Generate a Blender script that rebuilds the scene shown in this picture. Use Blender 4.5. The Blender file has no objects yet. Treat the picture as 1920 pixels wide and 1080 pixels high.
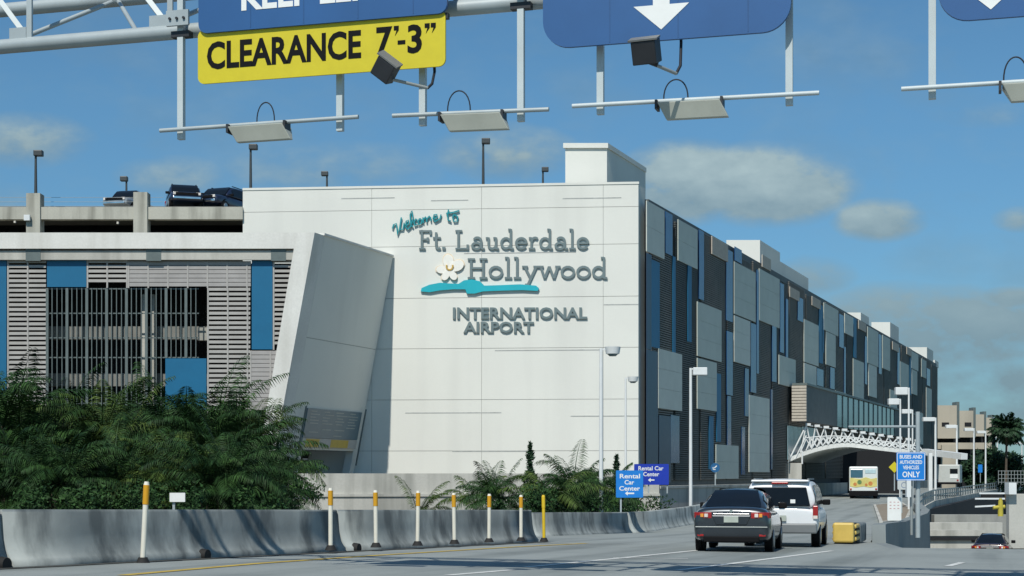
import bpy, math, random
from mathutils import Vector, Matrix
random.seed(7)
C = bpy.context.scene.collection
SC = bpy.context.scene
R = math.radians
# ------------------------------------------------------------------ camera
F, EYE, HOR = 3000.0, 1.35, 890.0          # focal length and horizon of the photo (1920 px wide)
cd = bpy.data.cameras.new('camera'); cam = bpy.data.objects.new('camera', cd); C.objects.link(cam)
cam.location = (0, 0, EYE); cam.rotation_euler = (R(90), 0, 0)
cd.sensor_width = 36; cd.lens = 36*F/1920; cd.shift_y = (HOR-540)/1920
cd.clip_start = 0.5; cd.clip_end = 6000
SC.camera = cam
# ------------------------------------------------------------------ sun, sky
SUN = Vector((-0.325, -1.0, 1.28))          # towards the sun
sd = bpy.data.lights.new('sun', 'SUN'); so = bpy.data.objects.new('sun', sd); C.objects.link(so)
sd.energy = 4.0; sd.angle = R(0.5); sd.color = (1.0, 0.96, 0.88)
so.rotation_euler = (-SUN).to_track_quat('-Z', 'Y').to_euler()
W = bpy.data.worlds.new('World'); SC.world = W; W.use_nodes = True
nt = W.node_tree; nt.nodes.clear()
def N(t, **k):
    n = nt.nodes.new(t)
    for a, b in k.items(): setattr(n, a, b)
    return n
def wire(sock, v):
    if hasattr(v, 'is_output'): nt.links.new(v, sock)
    else: sock.default_value = v
def M_(op, a, b=0.0, c=None, clamp=False):
    n = N('ShaderNodeMath', operation=op, use_clamp=clamp)
    wire(n.inputs[0], a); wire(n.inputs[1], b)
    if c is not None: wire(n.inputs[2], c)
    return n.outputs[0]
def MIX(f, a, b, t='MIX'):
    n = N('ShaderNodeMix', data_type='RGBA', blend_type=t)
    wire(n.inputs[0], f); wire(n.inputs[6], a); wire(n.inputs[7], b)
    return n.outputs[2]
sky = N('ShaderNodeTexSky'); sky.sky_type = 'NISHITA'; sky.sun_disc = False
sky.sun_elevation = math.atan2(SUN.z, math.hypot(SUN.x, SUN.y)); sky.sun_rotation = math.atan2(SUN.x, SUN.y)
sky.air_density = 1.0; sky.dust_density = 0.4; sky.ozone_density = 3.0
tc = N('ShaderNodeTexCoord'); sx = N('ShaderNodeSeparateXYZ'); nt.links.new(tc.outputs['Generated'], sx.inputs[0])
yy = M_('MAXIMUM', sx.outputs[1], 0.05)
u = M_('DIVIDE', sx.outputs[0], yy); v = M_('DIVIDE', sx.outputs[2], yy)
cv = N('ShaderNodeCombineXYZ'); nt.links.new(u, cv.inputs[0]); nt.links.new(M_('MULTIPLY', v, 1.7), cv.inputs[1])
def noise(sc, det, rough=0.55):
    n = N('ShaderNodeTexNoise'); nt.links.new(cv.outputs[0], n.inputs['Vector'])
    n.inputs['Scale'].default_value = sc; n.inputs['Detail'].default_value = det; n.inputs['Roughness'].default_value = rough
    return n.outputs[0]
n1 = noise(16, 7); n2 = noise(46, 5); n3 = noise(7, 5)
CLOUDS = [(1290,340,150,88,1.0),(1440,345,190,88,1.0),(1650,412,100,46,.85),(1520,520,95,46,.6),(945,285,150,62,.7),
          (600,315,260,60,.42),(330,330,130,45,.45),(40,262,150,58,.62),(1740,620,340,100,.9),(1890,560,75,30,.8),(1600,760,500,90,.55),(1880,740,200,110,.6),(1915,412,60,30,.6),
          (1560,640,260,70,.5),(1830,720,300,60,.45),(1850,215,130,28,.25),(-300,420,420,130,.8),(2300,420,330,120,.8),(700,-300,500,120,.6)]
dens, top = None, None
for (cx, cy, rx, ry, st) in CLOUDS:
    a = M_('MULTIPLY', M_('SUBTRACT', u, (cx-960)/F), F/rx)
    b = M_('MULTIPLY', M_('SUBTRACT', v, (HOR-cy)/F), F/ry)
    r2 = M_('ADD', M_('MULTIPLY', a, a), M_('MULTIPLY', b, b))
    d = M_('MULTIPLY', M_('SUBTRACT', 1.0, r2, clamp=True), st)
    tp = M_('MULTIPLY', M_('ADD', M_('MULTIPLY', b, .55), .45, clamp=True), d)
    dens = d if dens is None else M_('MAXIMUM', dens, d)
    top = tp if top is None else M_('MAXIMUM', top, tp)
nz = M_('ADD', M_('MULTIPLY', M_('SUBTRACT', n1, .5), 2.6), M_('MULTIPLY', M_('SUBTRACT', n2, .5), 1.1))
al = M_('MULTIPLY', M_('ADD', dens, M_('MULTIPLY', nz, M_('ADD', M_('MULTIPLY', dens, .8), .16))), 1.5, clamp=True)
al = M_('POWER', al, 1.2)
al = M_('MAXIMUM', al, M_('MULTIPLY', M_('SUBTRACT', n3, .50, clamp=True), 1.9))
al = M_('MULTIPLY', al, .88, clamp=True)
lit = M_('ADD', M_('MULTIPLY', top, 1.25), M_('MULTIPLY', M_('SUBTRACT', M_('ADD', M_('MULTIPLY', n1, .6), M_('MULTIPLY', n2, .4)), .46), 2.2), clamp=True)
lit = M_('MULTIPLY', lit, M_('MULTIPLY', M_('SUBTRACT', v, .06), 8.0, clamp=True))
ccol = MIX(lit, (2.2, 3.3, 3.9, 1), (4.9, 6.2, 6.3, 1))
skyc = MIX(1.0, sky.outputs[0], (0.60, 0.93, 1.04, 1), 'MULTIPLY')
hz = M_('MULTIPLY', M_('SUBTRACT', 1.0, M_('MULTIPLY', v, 4.2), clamp=True), .9)
skyc = MIX(hz, skyc, MIX(1.0, skyc, (0.66, 0.70, 0.82, 1), 'MULTIPLY'))
fin = MIX(al, skyc, ccol)
bg = N('ShaderNodeBackground'); bg.inputs[1].default_value = 0.09; nt.links.new(fin, bg.inputs[0])
ow = N('ShaderNodeOutputWorld'); nt.links.new(bg.outputs[0], ow.inputs[0])
SC.view_settings.view_transform = 'Standard'; SC.view_settings.look = 'None'
SC.view_settings.exposure = 0.0; SC.view_settings.gamma = 1.0
SC.render.engine = 'CYCLES'
# ------------------------------------------------------------------ materials
MATS = {}
def mat(name, col, rough=.6, metal=0., var=.12, scale=3., stretch=(1,1,1), bump=0., spec=.5, col2=None, coat=0., contrast=1., island=False, rand=0.):
    if name in MATS: return MATS[name]
    m = bpy.data.materials.new(name); m.use_nodes = True
    t = m.node_tree; b = t.nodes['Principled BSDF']
    b.inputs['Roughness'].default_value = rough; b.inputs['Metallic'].default_value = metal
    b.inputs['Specular IOR Level'].default_value = spec; b.inputs['Coat Weight'].default_value = coat
    b.inputs['Coat Roughness'].default_value = .06
    tc = t.nodes.new('ShaderNodeTexCoord'); mp = t.nodes.new('ShaderNodeMapping'); mp.inputs['Scale'].default_value = stretch
    t.links.new(tc.outputs['Object'], mp.inputs[0])
    nz = t.nodes.new('ShaderNodeTexNoise'); nz.inputs['Scale'].default_value = scale; nz.inputs['Detail'].default_value = 6; nz.inputs['Roughness'].default_value = .6
    t.links.new(mp.outputs[0], nz.inputs['Vector'])
    rp = t.nodes.new('ShaderNodeValToRGB')
    w = .22/contrast
    rp.color_ramp.elements[0].position = .5-w; rp.color_ramp.elements[1].position = .5+w
    c2 = col2 if col2 else tuple(min(1, c*(1+var)) for c in col)
    c1 = col if col2 else tuple(c*(1-var) for c in col)
    rp.color_ramp.elements[0].color = (*c1, 1); rp.color_ramp.elements[1].color = (*c2, 1)
    t.links.new(nz.outputs[0], rp.inputs[0])
    out = rp.outputs[0]
    if island:
        g = t.nodes.new('ShaderNodeNewGeometry'); hs = t.nodes.new('ShaderNodeHueSaturation')
        mr = t.nodes.new('ShaderNodeMapRange'); mr.inputs[3].default_value = .45; mr.inputs[4].default_value = 1.5
        t.links.new(g.outputs['Random Per Island'], mr.inputs[0]); t.links.new(mr.outputs[0], hs.inputs['Value'])
        t.links.new(out, hs.inputs['Color']); out = hs.outputs[0]
    t.links.new(out, b.inputs['Base Color'])
    if bump:
        bp = t.nodes.new('ShaderNodeBump'); bp.inputs['Strength'].default_value = bump; bp.inputs['Distance'].default_value = .03
        t.links.new(nz.outputs[0], bp.inputs['Height']); t.links.new(bp.outputs[0], b.inputs['Normal'])
    MATS[name] = m
    return m
def streaky(name, col, dark, rough=.85, sc=1.2, amt=.6, vert=.12, fine=.25, bump=.12, var=.06, along=None):
    """concrete: large blotches, vertical run-off streaks and fine grain"""
    if name in MATS: return MATS[name]
    m = mat(name, col, rough, var=var, scale=9., bump=bump, spec=.3)
    t = m.node_tree; b = t.nodes['Principled BSDF']
    base = b.inputs['Base Color'].links[0].from_socket
    tc = t.nodes.new('ShaderNodeTexCoord')
    def nzz(stretch, s, lo, hi):
        mp = t.nodes.new('ShaderNodeMapping'); mp.inputs['Scale'].default_value = stretch
        if along is not None and stretch!=(1,1,1):
            mp.vector_type='TEXTURE'; mp.inputs['Rotation'].default_value=(0,0,-along); mp.inputs['Scale'].default_value=(1,22,1)
        t.links.new(tc.outputs['Object'], mp.inputs[0])
        n = t.nodes.new('ShaderNodeTexNoise'); n.inputs['Scale'].default_value = s; n.inputs['Detail'].default_value = 5
        t.links.new(mp.outputs[0], n.inputs[0])
        mr = t.nodes.new('ShaderNodeMapRange'); mr.inputs[1].default_value = lo; mr.inputs[2].default_value = hi
        t.links.new(n.outputs[0], mr.inputs[0]); return mr.outputs[0]
    f1 = nzz((1,1,vert), sc, .48, .68); f2 = nzz((1,1,1), sc*.35, .4, .7)
    mx = t.nodes.new('ShaderNodeMath'); mx.operation = 'MULTIPLY'; t.links.new(f1, mx.inputs[0]); mx.inputs[1].default_value = amt
    my = t.nodes.new('ShaderNodeMath'); my.operation = 'MULTIPLY'; t.links.new(f2, my.inputs[0]); my.inputs[1].default_value = fine
    ad = t.nodes.new('ShaderNodeMath'); ad.operation = 'ADD'; ad.use_clamp = True; t.links.new(mx.outputs[0], ad.inputs[0]); t.links.new(my.outputs[0], ad.inputs[1])
    mi = t.nodes.new('ShaderNodeMix'); mi.data_type = 'RGBA'
    t.links.new(ad.outputs[0], mi.inputs[0]); t.links.new(base, mi.inputs[6]); mi.inputs[7].default_value = (*dark, 1)
    t.links.new(mi.outputs[2], b.inputs['Base Color'])
    return m
asphalt = streaky('road_concrete', (.27,.295,.285), (.165,.185,.18), .9, 1.1, .7, .99, .4, .12, .06, math.atan(.30))
soil = mat('soil', (.10,.085,.06), .95, var=.3, scale=2, bump=.3)
lawn = mat('lawn', (.035,.055,.02), .95, var=.4, scale=1.5, bump=.3)
yellow_line = mat('yellow_line', (.47,.33,.06), .8, var=.25, scale=4)
white_line = mat('white_line', (.62,.63,.60), .8, var=.2, scale=4)
white_wall = streaky('white_stucco', (.755,.755,.695), (.60,.60,.555), .85, .55, .26, .06, .24, 0., .012)
white_frame = streaky('white_frame_concrete', (.74,.735,.69), (.50,.49,.44), .85, .9, .45, .07, .3)
joint_dark = mat('joint_shadow_gap', (.42,.43,.42), .9)
conc = streaky('weathered_concrete', (.50,.49,.42), (.22,.215,.18), .9, 1.3, .75, .08, .3)
conc_pale = streaky('pale_concrete', (.52,.51,.46), (.27,.27,.24), .9, .9, .7, .08, .35)  # slightly paler concrete tone for walls, ledges and piers
barrier_m = streaky('barrier_concrete', (.43,.46,.44), (.12,.135,.135), .9, 1.6, .75, .34, .7)
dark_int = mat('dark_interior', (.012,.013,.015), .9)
deck_in = mat('garage_slab', (.22,.22,.20), .9, scale=2)
slat_w = mat('pale_slat', (.40,.385,.36), .6, var=.1, scale=1.2)
slat_g = mat('grey_slat', (.36,.345,.33), .6, var=.12, scale=1.2)
blue_panel = mat('blue_panel', (.003,.125,.255), .5, var=.06, scale=1)
mull = mat('grey_mullion', (.135,.165,.16), .5, metal=.2)
clad = mat('grey_cladding', (.48,.52,.465), .6, var=.06, scale=.7)
clad2 = mat('pale_cladding', (.55,.58,.52), .6, var=.06, scale=.7)
louv = mat('dark_louvre', (.085,.092,.090), .6, var=.2, scale=1.5)
louv2 = mat('brown_louvre', (.165,.158,.142), .6, var=.2, scale=1.5)
beige_slat = mat('beige_slat', (.50,.45,.38), .7, var=.12)
navy = mat('navy_sheet', (.018,.045,.09), .4, var=.1)
blue_glass = mat('blue_glass', (.012,.055,.16), .25, var=.25, scale=.8, spec=.7)
teal_glass = mat('teal_glass', (.035,.10,.13), .15, var=.2, scale=.5, spec=.8)
pale_glass = mat('pale_glass', (.16,.24,.27), .2, var=.3, scale=.8, spec=.8)
seam_m = mat('seam_grey', (.42,.43,.41), .8, var=.2)
grey_letter = mat('grey_letter', (.155,.205,.21), .5, var=.05)
teal_letter = mat('teal_letter', (.0,.27,.31), .5, var=.05)
teal_wave = mat('teal_wave', (.01,.42,.50), .5, var=.08, scale=.5)
petal_m = mat('cream_petal', (.86,.84,.76), .6, var=.05)
stamen_m = mat('golden_stamen', (.55,.36,.08), .6)
outline_m = mat('orange_outline', (.74,.62,.46), .6)
hang_m = mat('hanger_steel', (.50,.56,.57), .5, var=.08, scale=2)
steel = mat('painted_steel', (.38,.43,.44), .45, metal=.1, var=.1, scale=2)
steel_d = mat('dull_steel', (.32,.345,.335), .5, metal=.3, var=.1, scale=2)
white_steel = mat('white_steel', (.72,.74,.73), .45, var=.06, scale=2)
sign_blue = mat('sign_blue', (.018,.095,.26), .5, var=.10, scale=.9)
sign_blue2 = mat('bright_sign_blue', (.01,.20,.62), .45, var=.06)
sign_blue3 = mat('deep_sign_blue', (.012,.04,.40), .45, var=.06)
sign_yel = mat('sign_yellow', (.62,.52,.015), .5, var=.05, scale=6)
sign_white = mat('sign_white', (.80,.81,.78), .5, var=.05)
black_m = mat('black_paint', (.006,.006,.007), .7, spec=.15)
box_dark = mat('dark_housing', (.022,.024,.028), .5, var=.2)
box_top = mat('grey_housing_lid', (.16,.165,.16), .5)
cable_m = mat('black_cable', (.01,.012,.018), .6)
lens_m = mat('lamp_lens', (.42,.43,.37), .4, var=.08)
orange_m = mat('orange_sleeve', (.62,.31,.01), .5, var=.08)
post_w = mat('white_plastic', (.72,.69,.59), .5, var=.06)
post_y = mat('yellow_plastic', (.70,.48,.02), .5, var=.06)
rubber = mat('black_rubber', (.012,.012,.012), .8)
pole_dark = mat('dark_pole', (.05,.058,.06), .5)
leafA = mat('palm_leaf', (.009,.030,.012), .6, scale=1.1, col2=(.036,.082,.020), contrast=1.3, island=True, spec=.15)
leafB = mat('palm_leaf_yellow', (.018,.046,.012), .6, scale=1.3, col2=(.080,.120,.026), contrast=1.3, island=True, spec=.15)
leafC = mat('shrub_leaf', (.012,.034,.018), .55, scale=1.3, col2=(.03,.065,.03), contrast=1.2, island=True, spec=.15)
bark = mat('bark', (.09,.07,.05), .9, var=.3, scale=6, stretch=(1,1,.3), bump=.4)
glass_car = mat('car_glass', (.006,.008,.011), .10, var=.1, spec=.28)
tyre = mat('tyre', (.014,.014,.015), .85)
rim = mat('alloy_rim', (.33,.34,.35), .35, metal=.7)
red_l = mat('red_lens', (.33,.012,.012), .25, coat=.5)
white_l = mat('clear_lens', (.72,.66,.60), .2, coat=.5)
amber_l = mat('amber_lens', (.75,.30,.04), .25, coat=.5)
chrome = mat('chrome', (.7,.7,.7), .15, metal=1.)
plate_m = mat('plate', (.42,.46,.40), .5)
# ------------------------------------------------------------------ helpers
def U(px, py, Y): return Vector(((px-960)*Y/F, Y, EYE+(HOR-py)*Y/F))
def wloc(o):
    p = Vector((0,0,0))
    while o: p = p+o.location; o = o.parent
    return p
def tag(o, label=None, cat=None, group=None, kind=None):
    if label: o['label'] = label
    if cat: o['category'] = cat
    if group: o['group'] = group
    if kind: o['kind'] = kind
    return o
def thing(name, label, cat, loc=(0,0,0), rz=0, group=None):
    o = bpy.data.objects.new(name, None); C.objects.link(o); o.location = loc; o.rotation_euler = (0,0,rz)
    o.empty_display_size = .3
    return tag(o, label, cat, group)
def copy_tree(o, parent=None):
    c = o.copy(); C.objects.link(c)
    if parent: c.parent = parent
    for ch in o.children: copy_tree(ch, c)
    return c
class MB:
    def __init__(s): s.v = []; s.f = []; s.sm = []
    def add(s, vs, fs, smooth=False):
        b = len(s.v); s.v += [Vector(p) for p in vs]; s.f += [tuple(i+b for i in f) for f in fs]; s.sm += [smooth]*len(fs)
        return s
    def box(s, lo, hi):
        x0,y0,z0 = lo; x1,y1,z1 = hi
        return s.add([(x0,y0,z0),(x1,y0,z0),(x1,y1,z0),(x0,y1,z0),(x0,y0,z1),(x1,y0,z1),(x1,y1,z1),(x0,y1,z1)],
                     [(0,3,2,1),(4,5,6,7),(0,1,5,4),(1,2,6,5),(2,3,7,6),(3,0,4,7)])
    def hexa(s, b, t):   # bottom quad, top quad
        return s.add(list(b)+list(t), [(0,3,2,1),(4,5,6,7),(0,1,5,4),(1,2,6,5),(2,3,7,6),(3,0,4,7)])
    def obox(s, c, ax, ay, az):
        c,ax,ay,az = map(Vector,(c,ax,ay,az))
        return s.hexa([c-ax-ay-az,c+ax-ay-az,c+ax+ay-az,c-ax+ay-az],[c-ax-ay+az,c+ax-ay+az,c+ax+ay+az,c-ax+ay+az])
    def tube(s, p, q, r, n=10, r2=None, cap=True):
        p,q = Vector(p),Vector(q); d = (q-p).normalized(); r2 = r if r2 is None else r2
        a = d.orthogonal().normalized(); b = d.cross(a)
        vs = [p+(a*math.cos(2*math.pi*i/n)+b*math.sin(2*math.pi*i/n))*r for i in range(n)]
        vs += [q+(a*math.cos(2*math.pi*i/n)+b*math.sin(2*math.pi*i/n))*r2 for i in range(n)]
        s.add(vs, [(i,(i+1)%n,n+(i+1)%n,n+i) for i in range(n)], True)
        if cap: s.add(vs, [tuple(range(n-1,-1,-1)), tuple(range(n,2*n))])
        return s
    def path(s, pts, r, n=8):
        for a,b in zip(pts[:-1],pts[1:]): s.tube(a,b,r,n)
        return s
    def beam(s, p, q, w, h, up=(0,0,1)):
        p,q = Vector(p),Vector(q); d = (q-p); l = d.length; d = d/l
        side = d.cross(Vector(up)).normalized(); upv = side.cross(d)
        return s.obox((p+q)/2, d*l/2, side*w/2, upv*h/2)
    def prism(s, front, back):
        n = len(front)
        return s.add(list(front)+list(back), [tuple(range(n)), tuple(range(2*n-1,n-1,-1))]+[(i,n+i,n+(i+1)%n,(i+1)%n) for i in range(n)])
    def quad(s, a,b,c,d): return s.add([a,b,c,d],[(0,1,2,3)])
    def loft(s, rings, cap=True, closed=True, smooth=True):
        n = len(rings[0]); vs = [p for r in rings for p in r]; fs = []
        for j in range(len(rings)-1):
            for i in range(n if closed else n-1):
                k = (i+1)%n; fs.append((j*n+i, j*n+k, (j+1)*n+k, (j+1)*n+i))
        if cap: fs += [tuple(range(n-1,-1,-1)), tuple(range((len(rings)-1)*n, len(rings)*n))]
        return s.add(vs, fs, smooth)
    def build(s, name, m, parent=None, local=False, bevel=0., sub=0):
        off = Vector((0,0,0)) if (local or not parent) else wloc(parent)
        me = bpy.data.meshes.new(name); me.from_pydata([tuple(p-off) for p in s.v], [], s.f); me.update()
        me.polygons.foreach_set('use_smooth', s.sm); me.materials.append(m)
        o = bpy.data.objects.new(name, me); C.objects.link(o)
        if parent: o.parent = parent
        if bevel:
            b = o.modifiers.new('bevel','BEVEL'); b.width = bevel; b.segments = 2; b.limit_method = 'ANGLE'
        if sub:
            b = o.modifiers.new('sub','SUBSURF'); b.levels = sub; b.render_levels = sub
        return o
TXT = {}
def text_geo(body, bold=.0):
    k = (body,bold)
    if k in TXT: return TXT[k]
    cu = bpy.data.curves.new('t','FONT'); cu.body = body; cu.size = 1; cu.offset = bold; cu.resolution_u = 3
    o = bpy.data.objects.new('t', cu); C.objects.link(o); bpy.context.view_layer.update()
    me = bpy.data.meshes.new_from_object(o.evaluated_get(bpy.context.evaluated_depsgraph_get()))
    vs = [v.co.copy() for v in me.vertices]; fs = [tuple(p.vertices) for p in me.polygons]
    bpy.data.objects.remove(o); bpy.data.curves.remove(cu); bpy.data.meshes.remove(me)
    TXT[k] = (vs,fs); return TXT[k]
def put_text(mb, body, x0, x1, y0, y1, fn, dep=.01, bold=.02):
    """fit text into the rectangle x0..x1 (left-right), y0 (base) .. y1 (cap top); fn(x,y,dep) maps to 3D"""
    vs, fs = text_geo(body, bold)
    ax = min(p.x for p in vs); bx = max(p.x for p in vs); ay = min(p.y for p in vs); by = max(p.y for p in vs)
    def mp(p, d): return fn(x0+(p.x-ax)/(bx-ax)*(x1-x0), y0+(p.y-ay)/(by-ay)*(y1-y0), d)
    mb.add([mp(p,dep) for p in vs], fs)
    # sides from boundary edges so that letters have thickness
    cnt = {}
    for f in fs:
        for i in range(len(f)):
            a,b = f[i],f[(i+1)%len(f)]; cnt.setdefault((min(a,b),max(a,b)),[]).append((a,b))
    for e,l in cnt.items():
        if len(l)==1:
            a,b = l[0]; mb.quad(mp(vs[b],dep),mp(vs[a],dep),mp(vs[a],0),mp(vs[b],0))
def stroke(mb, pts, w, fn, d0, d1, closed=False):
    """ribbon of width w along 2D points, extruded between depths d0 and d1"""
    n = len(pts); L = []; Rr = []
    for i in range(n):
        if closed: a,b = pts[i-1],pts[(i+1)%n]
        else: a,b = pts[max(0,i-1)],pts[min(n-1,i+1)]
        dx,dy = b[0]-a[0],b[1]-a[1]; l = math.hypot(dx,dy) or 1
        nx,ny = -dy/l*w/2,dx/l*w/2
        L.append((pts[i][0]+nx,pts[i][1]+ny)); Rr.append((pts[i][0]-nx,pts[i][1]-ny))
    rng = range(n) if closed else range(n-1)
    for i in rng:
        k = (i+1)%n
        q = [L[i],Rr[i],Rr[k],L[k]]
        mb.hexa([fn(*p,d1) for p in q],[fn(*p,d0) for p in q])
def arc(cx,cy,rx,ry,a0,a1,n=14):
    return [(cx+rx*math.cos(R(a0+(a1-a0)*i/n)), cy+ry*math.sin(R(a0+(a1-a0)*i/n))) for i in range(n+1)]
def lerp_tab(tab, x):
    if x<=tab[0][0]: return tab[0][1]
    for (a,b),(c,d) in zip(tab[:-1],tab[1:]):
        if x<=c: return b+(d-b)*(x-a)/(c-a)
    return tab[-1][1]
def Lx(Y): return lerp_tab([(2,-16.0),(41.5,.69),(50,.9),(58,4.45),(69,7.8),(100,15.5),(152,29.5),(214,52),(400,120)], Y)
def Rx(Y): return lerp_tab([(40,9.4),(49,10.9),(60,14.4),(75,19.3),(100,25.0),(128,33.4),(152,42.3),(214,65.),(400,135)], Y)
def zr(X, Y):
    b = .53-.0223*Y if Y<60 else lerp_tab([(60,-.81),(69,-.79),(100,-.71),(163,-.52),(400,.2)],Y)
    return b-.012*min(14,max(0,X-Lx(Y)))
def gpx(px, py):           # where the pixel's ray meets the road
    Y = 30.
    for _ in range(40):
        X = (px-960)*Y/F; Y = .5*Y+.5*F*(EYE-zr(X,Y))/(py-HOR)
        Y = max(5,min(300,Y))
    X = (px-960)*Y/F
    return Vector((X,Y,zr(X,Y)))
# ------------------------------------------------------------------ ground and roads
g = MB(); S = 4000
g.quad((-S,-S,-4.6),(S,-S,-4.6),(S,S,-4.6),(-S,S,-4.6)); tag(g.build('ground', lawn), kind='structure')
g = MB()                                               # planted bank between road and garage
b = [(-70,-20),(-70,130),(-.5+15,130)]
pts = [(-70,-20,-1.2)]
ys = [-20,2,20,41.5,50,58,69,100,140]
for i in range(len(ys)-1):
    y0,y1 = ys[i],ys[i+1]
    def zz(y): return zr(Lx(y),y)-.12
    g.hexa([(-90,y0,-4.5),(Lx(y0)-.3,y0,-4.5),(Lx(y1)-.3,y1,-4.5),(-90,y1,-4.5)],[(-90,y0,zz(y0)-.3),(Lx(y0)-.3,y0,zz(y0)),(Lx(y1)-.3,y1,zz(y1)),(-90,y1,zz(y1)-.3)])
tag(g.build('planted_bank', soil), kind='structure')
def strip(ys, lf, rf, zf, n=8):
    g = MB(); rows = [[Vector((lf(y)+(rf(y)-lf(y))*i/n, y, 0)) for i in range(n+1)] for y in ys]
    for r in rows:
        for p in r: p.z = zf(p.x,p.y)
    vs = [p for r in rows for p in r]; m = n+1
    g.add(vs, [(j*m+i,j*m+i+1,(j+1)*m+i+1,(j+1)*m+i) for j in range(len(ys)-1) for i in range(n)], True)
    return g
ys = [-12,0]+[4+2*i for i in range(19)]
tag(strip(ys, lambda y: Lx(y)-.35, lambda y: 26+.2*y, zr).build('road', asphalt), kind='structure')
ys = [40+2.5*i for i in range(70)]
tag(strip(ys, lambda y: Lx(y)-.35, Rx, zr).build('terminal_ramp_road', asphalt), kind='structure')
def zlow(X,Y): return lerp_tab([(40,0.),(44,-.32),(50,-.66),(60,-1.25),(78,-2.45),(110,-3.4),(240,-3.9)],Y)+zr(Rx(40),40)-.02
tag(strip(ys, lambda y: Rx(y)+.25, lambda y: 34+.6*(y-40), zlow).build('lower_ramp_road', asphalt), kind='structure')
def ribbon(name, pix, w, m, wd=True):
    pts = []
    for (a,b_),(c,d) in zip(pix[:-1],pix[1:]):
        n = 10
        for i in range(n): pts.append(gpx(a+(c-a)*i/n, b_+(d-b_)*i/n))
    pts.append(gpx(*pix[-1]))
    g = MB(); L=[];Rr=[]
    for i in range(len(pts)):
        a = pts[max(0,i-1)]; b2 = pts[min(len(pts)-1,i+1)]; d = (b2-a); d.z=0; d.normalize(); nn = Vector((-d.y,d.x,0))*w/2
        L.append(pts[i]+nn); Rr.append(pts[i]-nn)
    for p in L+Rr: p.z = zr(p.x,p.y)+.006
    n = len(pts)
    g.add(L+Rr,[(n+i,n+i+1,i+1,i) for i in range(n-1)])
    return tag(g.build(name, m), kind='structure')
gs=MB(); gy=[4+1.5*i for i in range(26)]
gs.add([Vector((Lx(y)+o,y,zr(Lx(y)+o,y)+.005)) for y in gy for o in (-.02,.30+.05*math.sin(y*1.7))],[(2*i,2*i+1,2*i+3,2*i+2) for i in range(len(gy)-1)])
tag(gs.build('gutter',mat('gutter_dark',(.045,.048,.045),.95,var=.5,scale=3)),kind='structure')  # dark strip on the road along the barrier toe
ribbon('yellow_edge_line', [(230,1079),(480,1057),(700,1042),(960,1026),(1100,1019)], .19, yellow_line)
ribbon('white_lane_line', [(985,1064),(1150,1048),(1330,1030)], .14, white_line)
ribbon('white_lane_line', [(1270,1070),(1420,1051),(1560,1033)], .14, white_line)
ribbon('white_lane_line', [(1777,1062),(1804,1055)], .13, white_line)
ribbon('white_lane_line', [(840,1079),(960,1069)], .14, white_line)
ribbon('white_lane_line', [(1150,1046),(1290,1048)], .14, white_line)
# ------------------------------------------------------------------ left roadside barriers
def barrier(name, label, line, h, parts=True, group='concrete barriers along the left edge'):
    """line: ground points of the road-side toe"""
    t = thing(name, label, 'barrier', line[0], 0, group)
    prof = [(0,-.1),(0,.07),(.05,.12),(.10,.20),(.14,.32),(.17,h*.55),(.20,h-.03),(.215,h),(.40,h),(.42,h-.03),(.44,-.1)]
    rings = []
    for i,p in enumerate(line):
        a = line[max(0,i-1)]; b = line[min(len(line)-1,i+1)]; d = Vector(b)-Vector(a); d.z=0; d.normalize(); nl = Vector((-d.y,d.x,0))
        rings.append([Vector(p)+nl*o+Vector((0,0,z)) for o,z in prof])
    m = MB().loft(rings, smooth=False); n_=len(prof)
    for j in range(len(rings)-1):
        for i in range(6): m.sm[j*n_+i]=True
    m.build('wall', barrier_m, t)
    return t
def toe(Y): return Vector((Lx(Y),Y,zr(Lx(Y),Y)))
segs = [(2,12),(12,22.9),(22.95,32),(32.05,41.5)]
lab = ['grey concrete barrier nearest the camera at lower left','stained concrete barrier left of the first seam, scuffed pale at its foot',
       'long grey barrier piece carrying the gantry shadow, behind the first orange topped post','far barrier piece ending at the yellow post, behind the row of orange topped posts']
for (a,b_),l in zip(segs,lab):
    bt = barrier('concrete_barrier', l, [toe(a+(b_-a)*i/6) for i in range(7)], .83)
    for px,Y in ((25,22.75),(337,27.4),(652,32.4)):
        if a<=Y<b_:
            c = toe(Y); d = (toe(Y+1)-toe(Y)).normalized(); nn = Vector((d.y,-d.x,0))
            q = MB(); q.tube(c+nn*.07+Vector((0,0,.05)), c-nn*.05+Vector((0,0,.05)), .10, 18, .115); q.build('drain_cover', rubber, bt)
line2 = [(1003,50),(1060,52.3),(1120,55),(1186,58.2)]
line3 = [(1188,58.3),(1230,61.5),(1270,65.5),(1300,69),(1345,78),(1390,90),(1420,100)]
for ln,l in ((line2,'lower barrier piece behind the yellow post, in front of the shrubs'),(line3,'barrier piece curving away to the right behind the dark sedan')):
    P = []
    for px,Y in ln:
        X = (px-960)*Y/F; P.append(Vector((X,Y,zr(X,Y)-.05)))
    barrier('concrete_barrier', l, P, .80)
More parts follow.
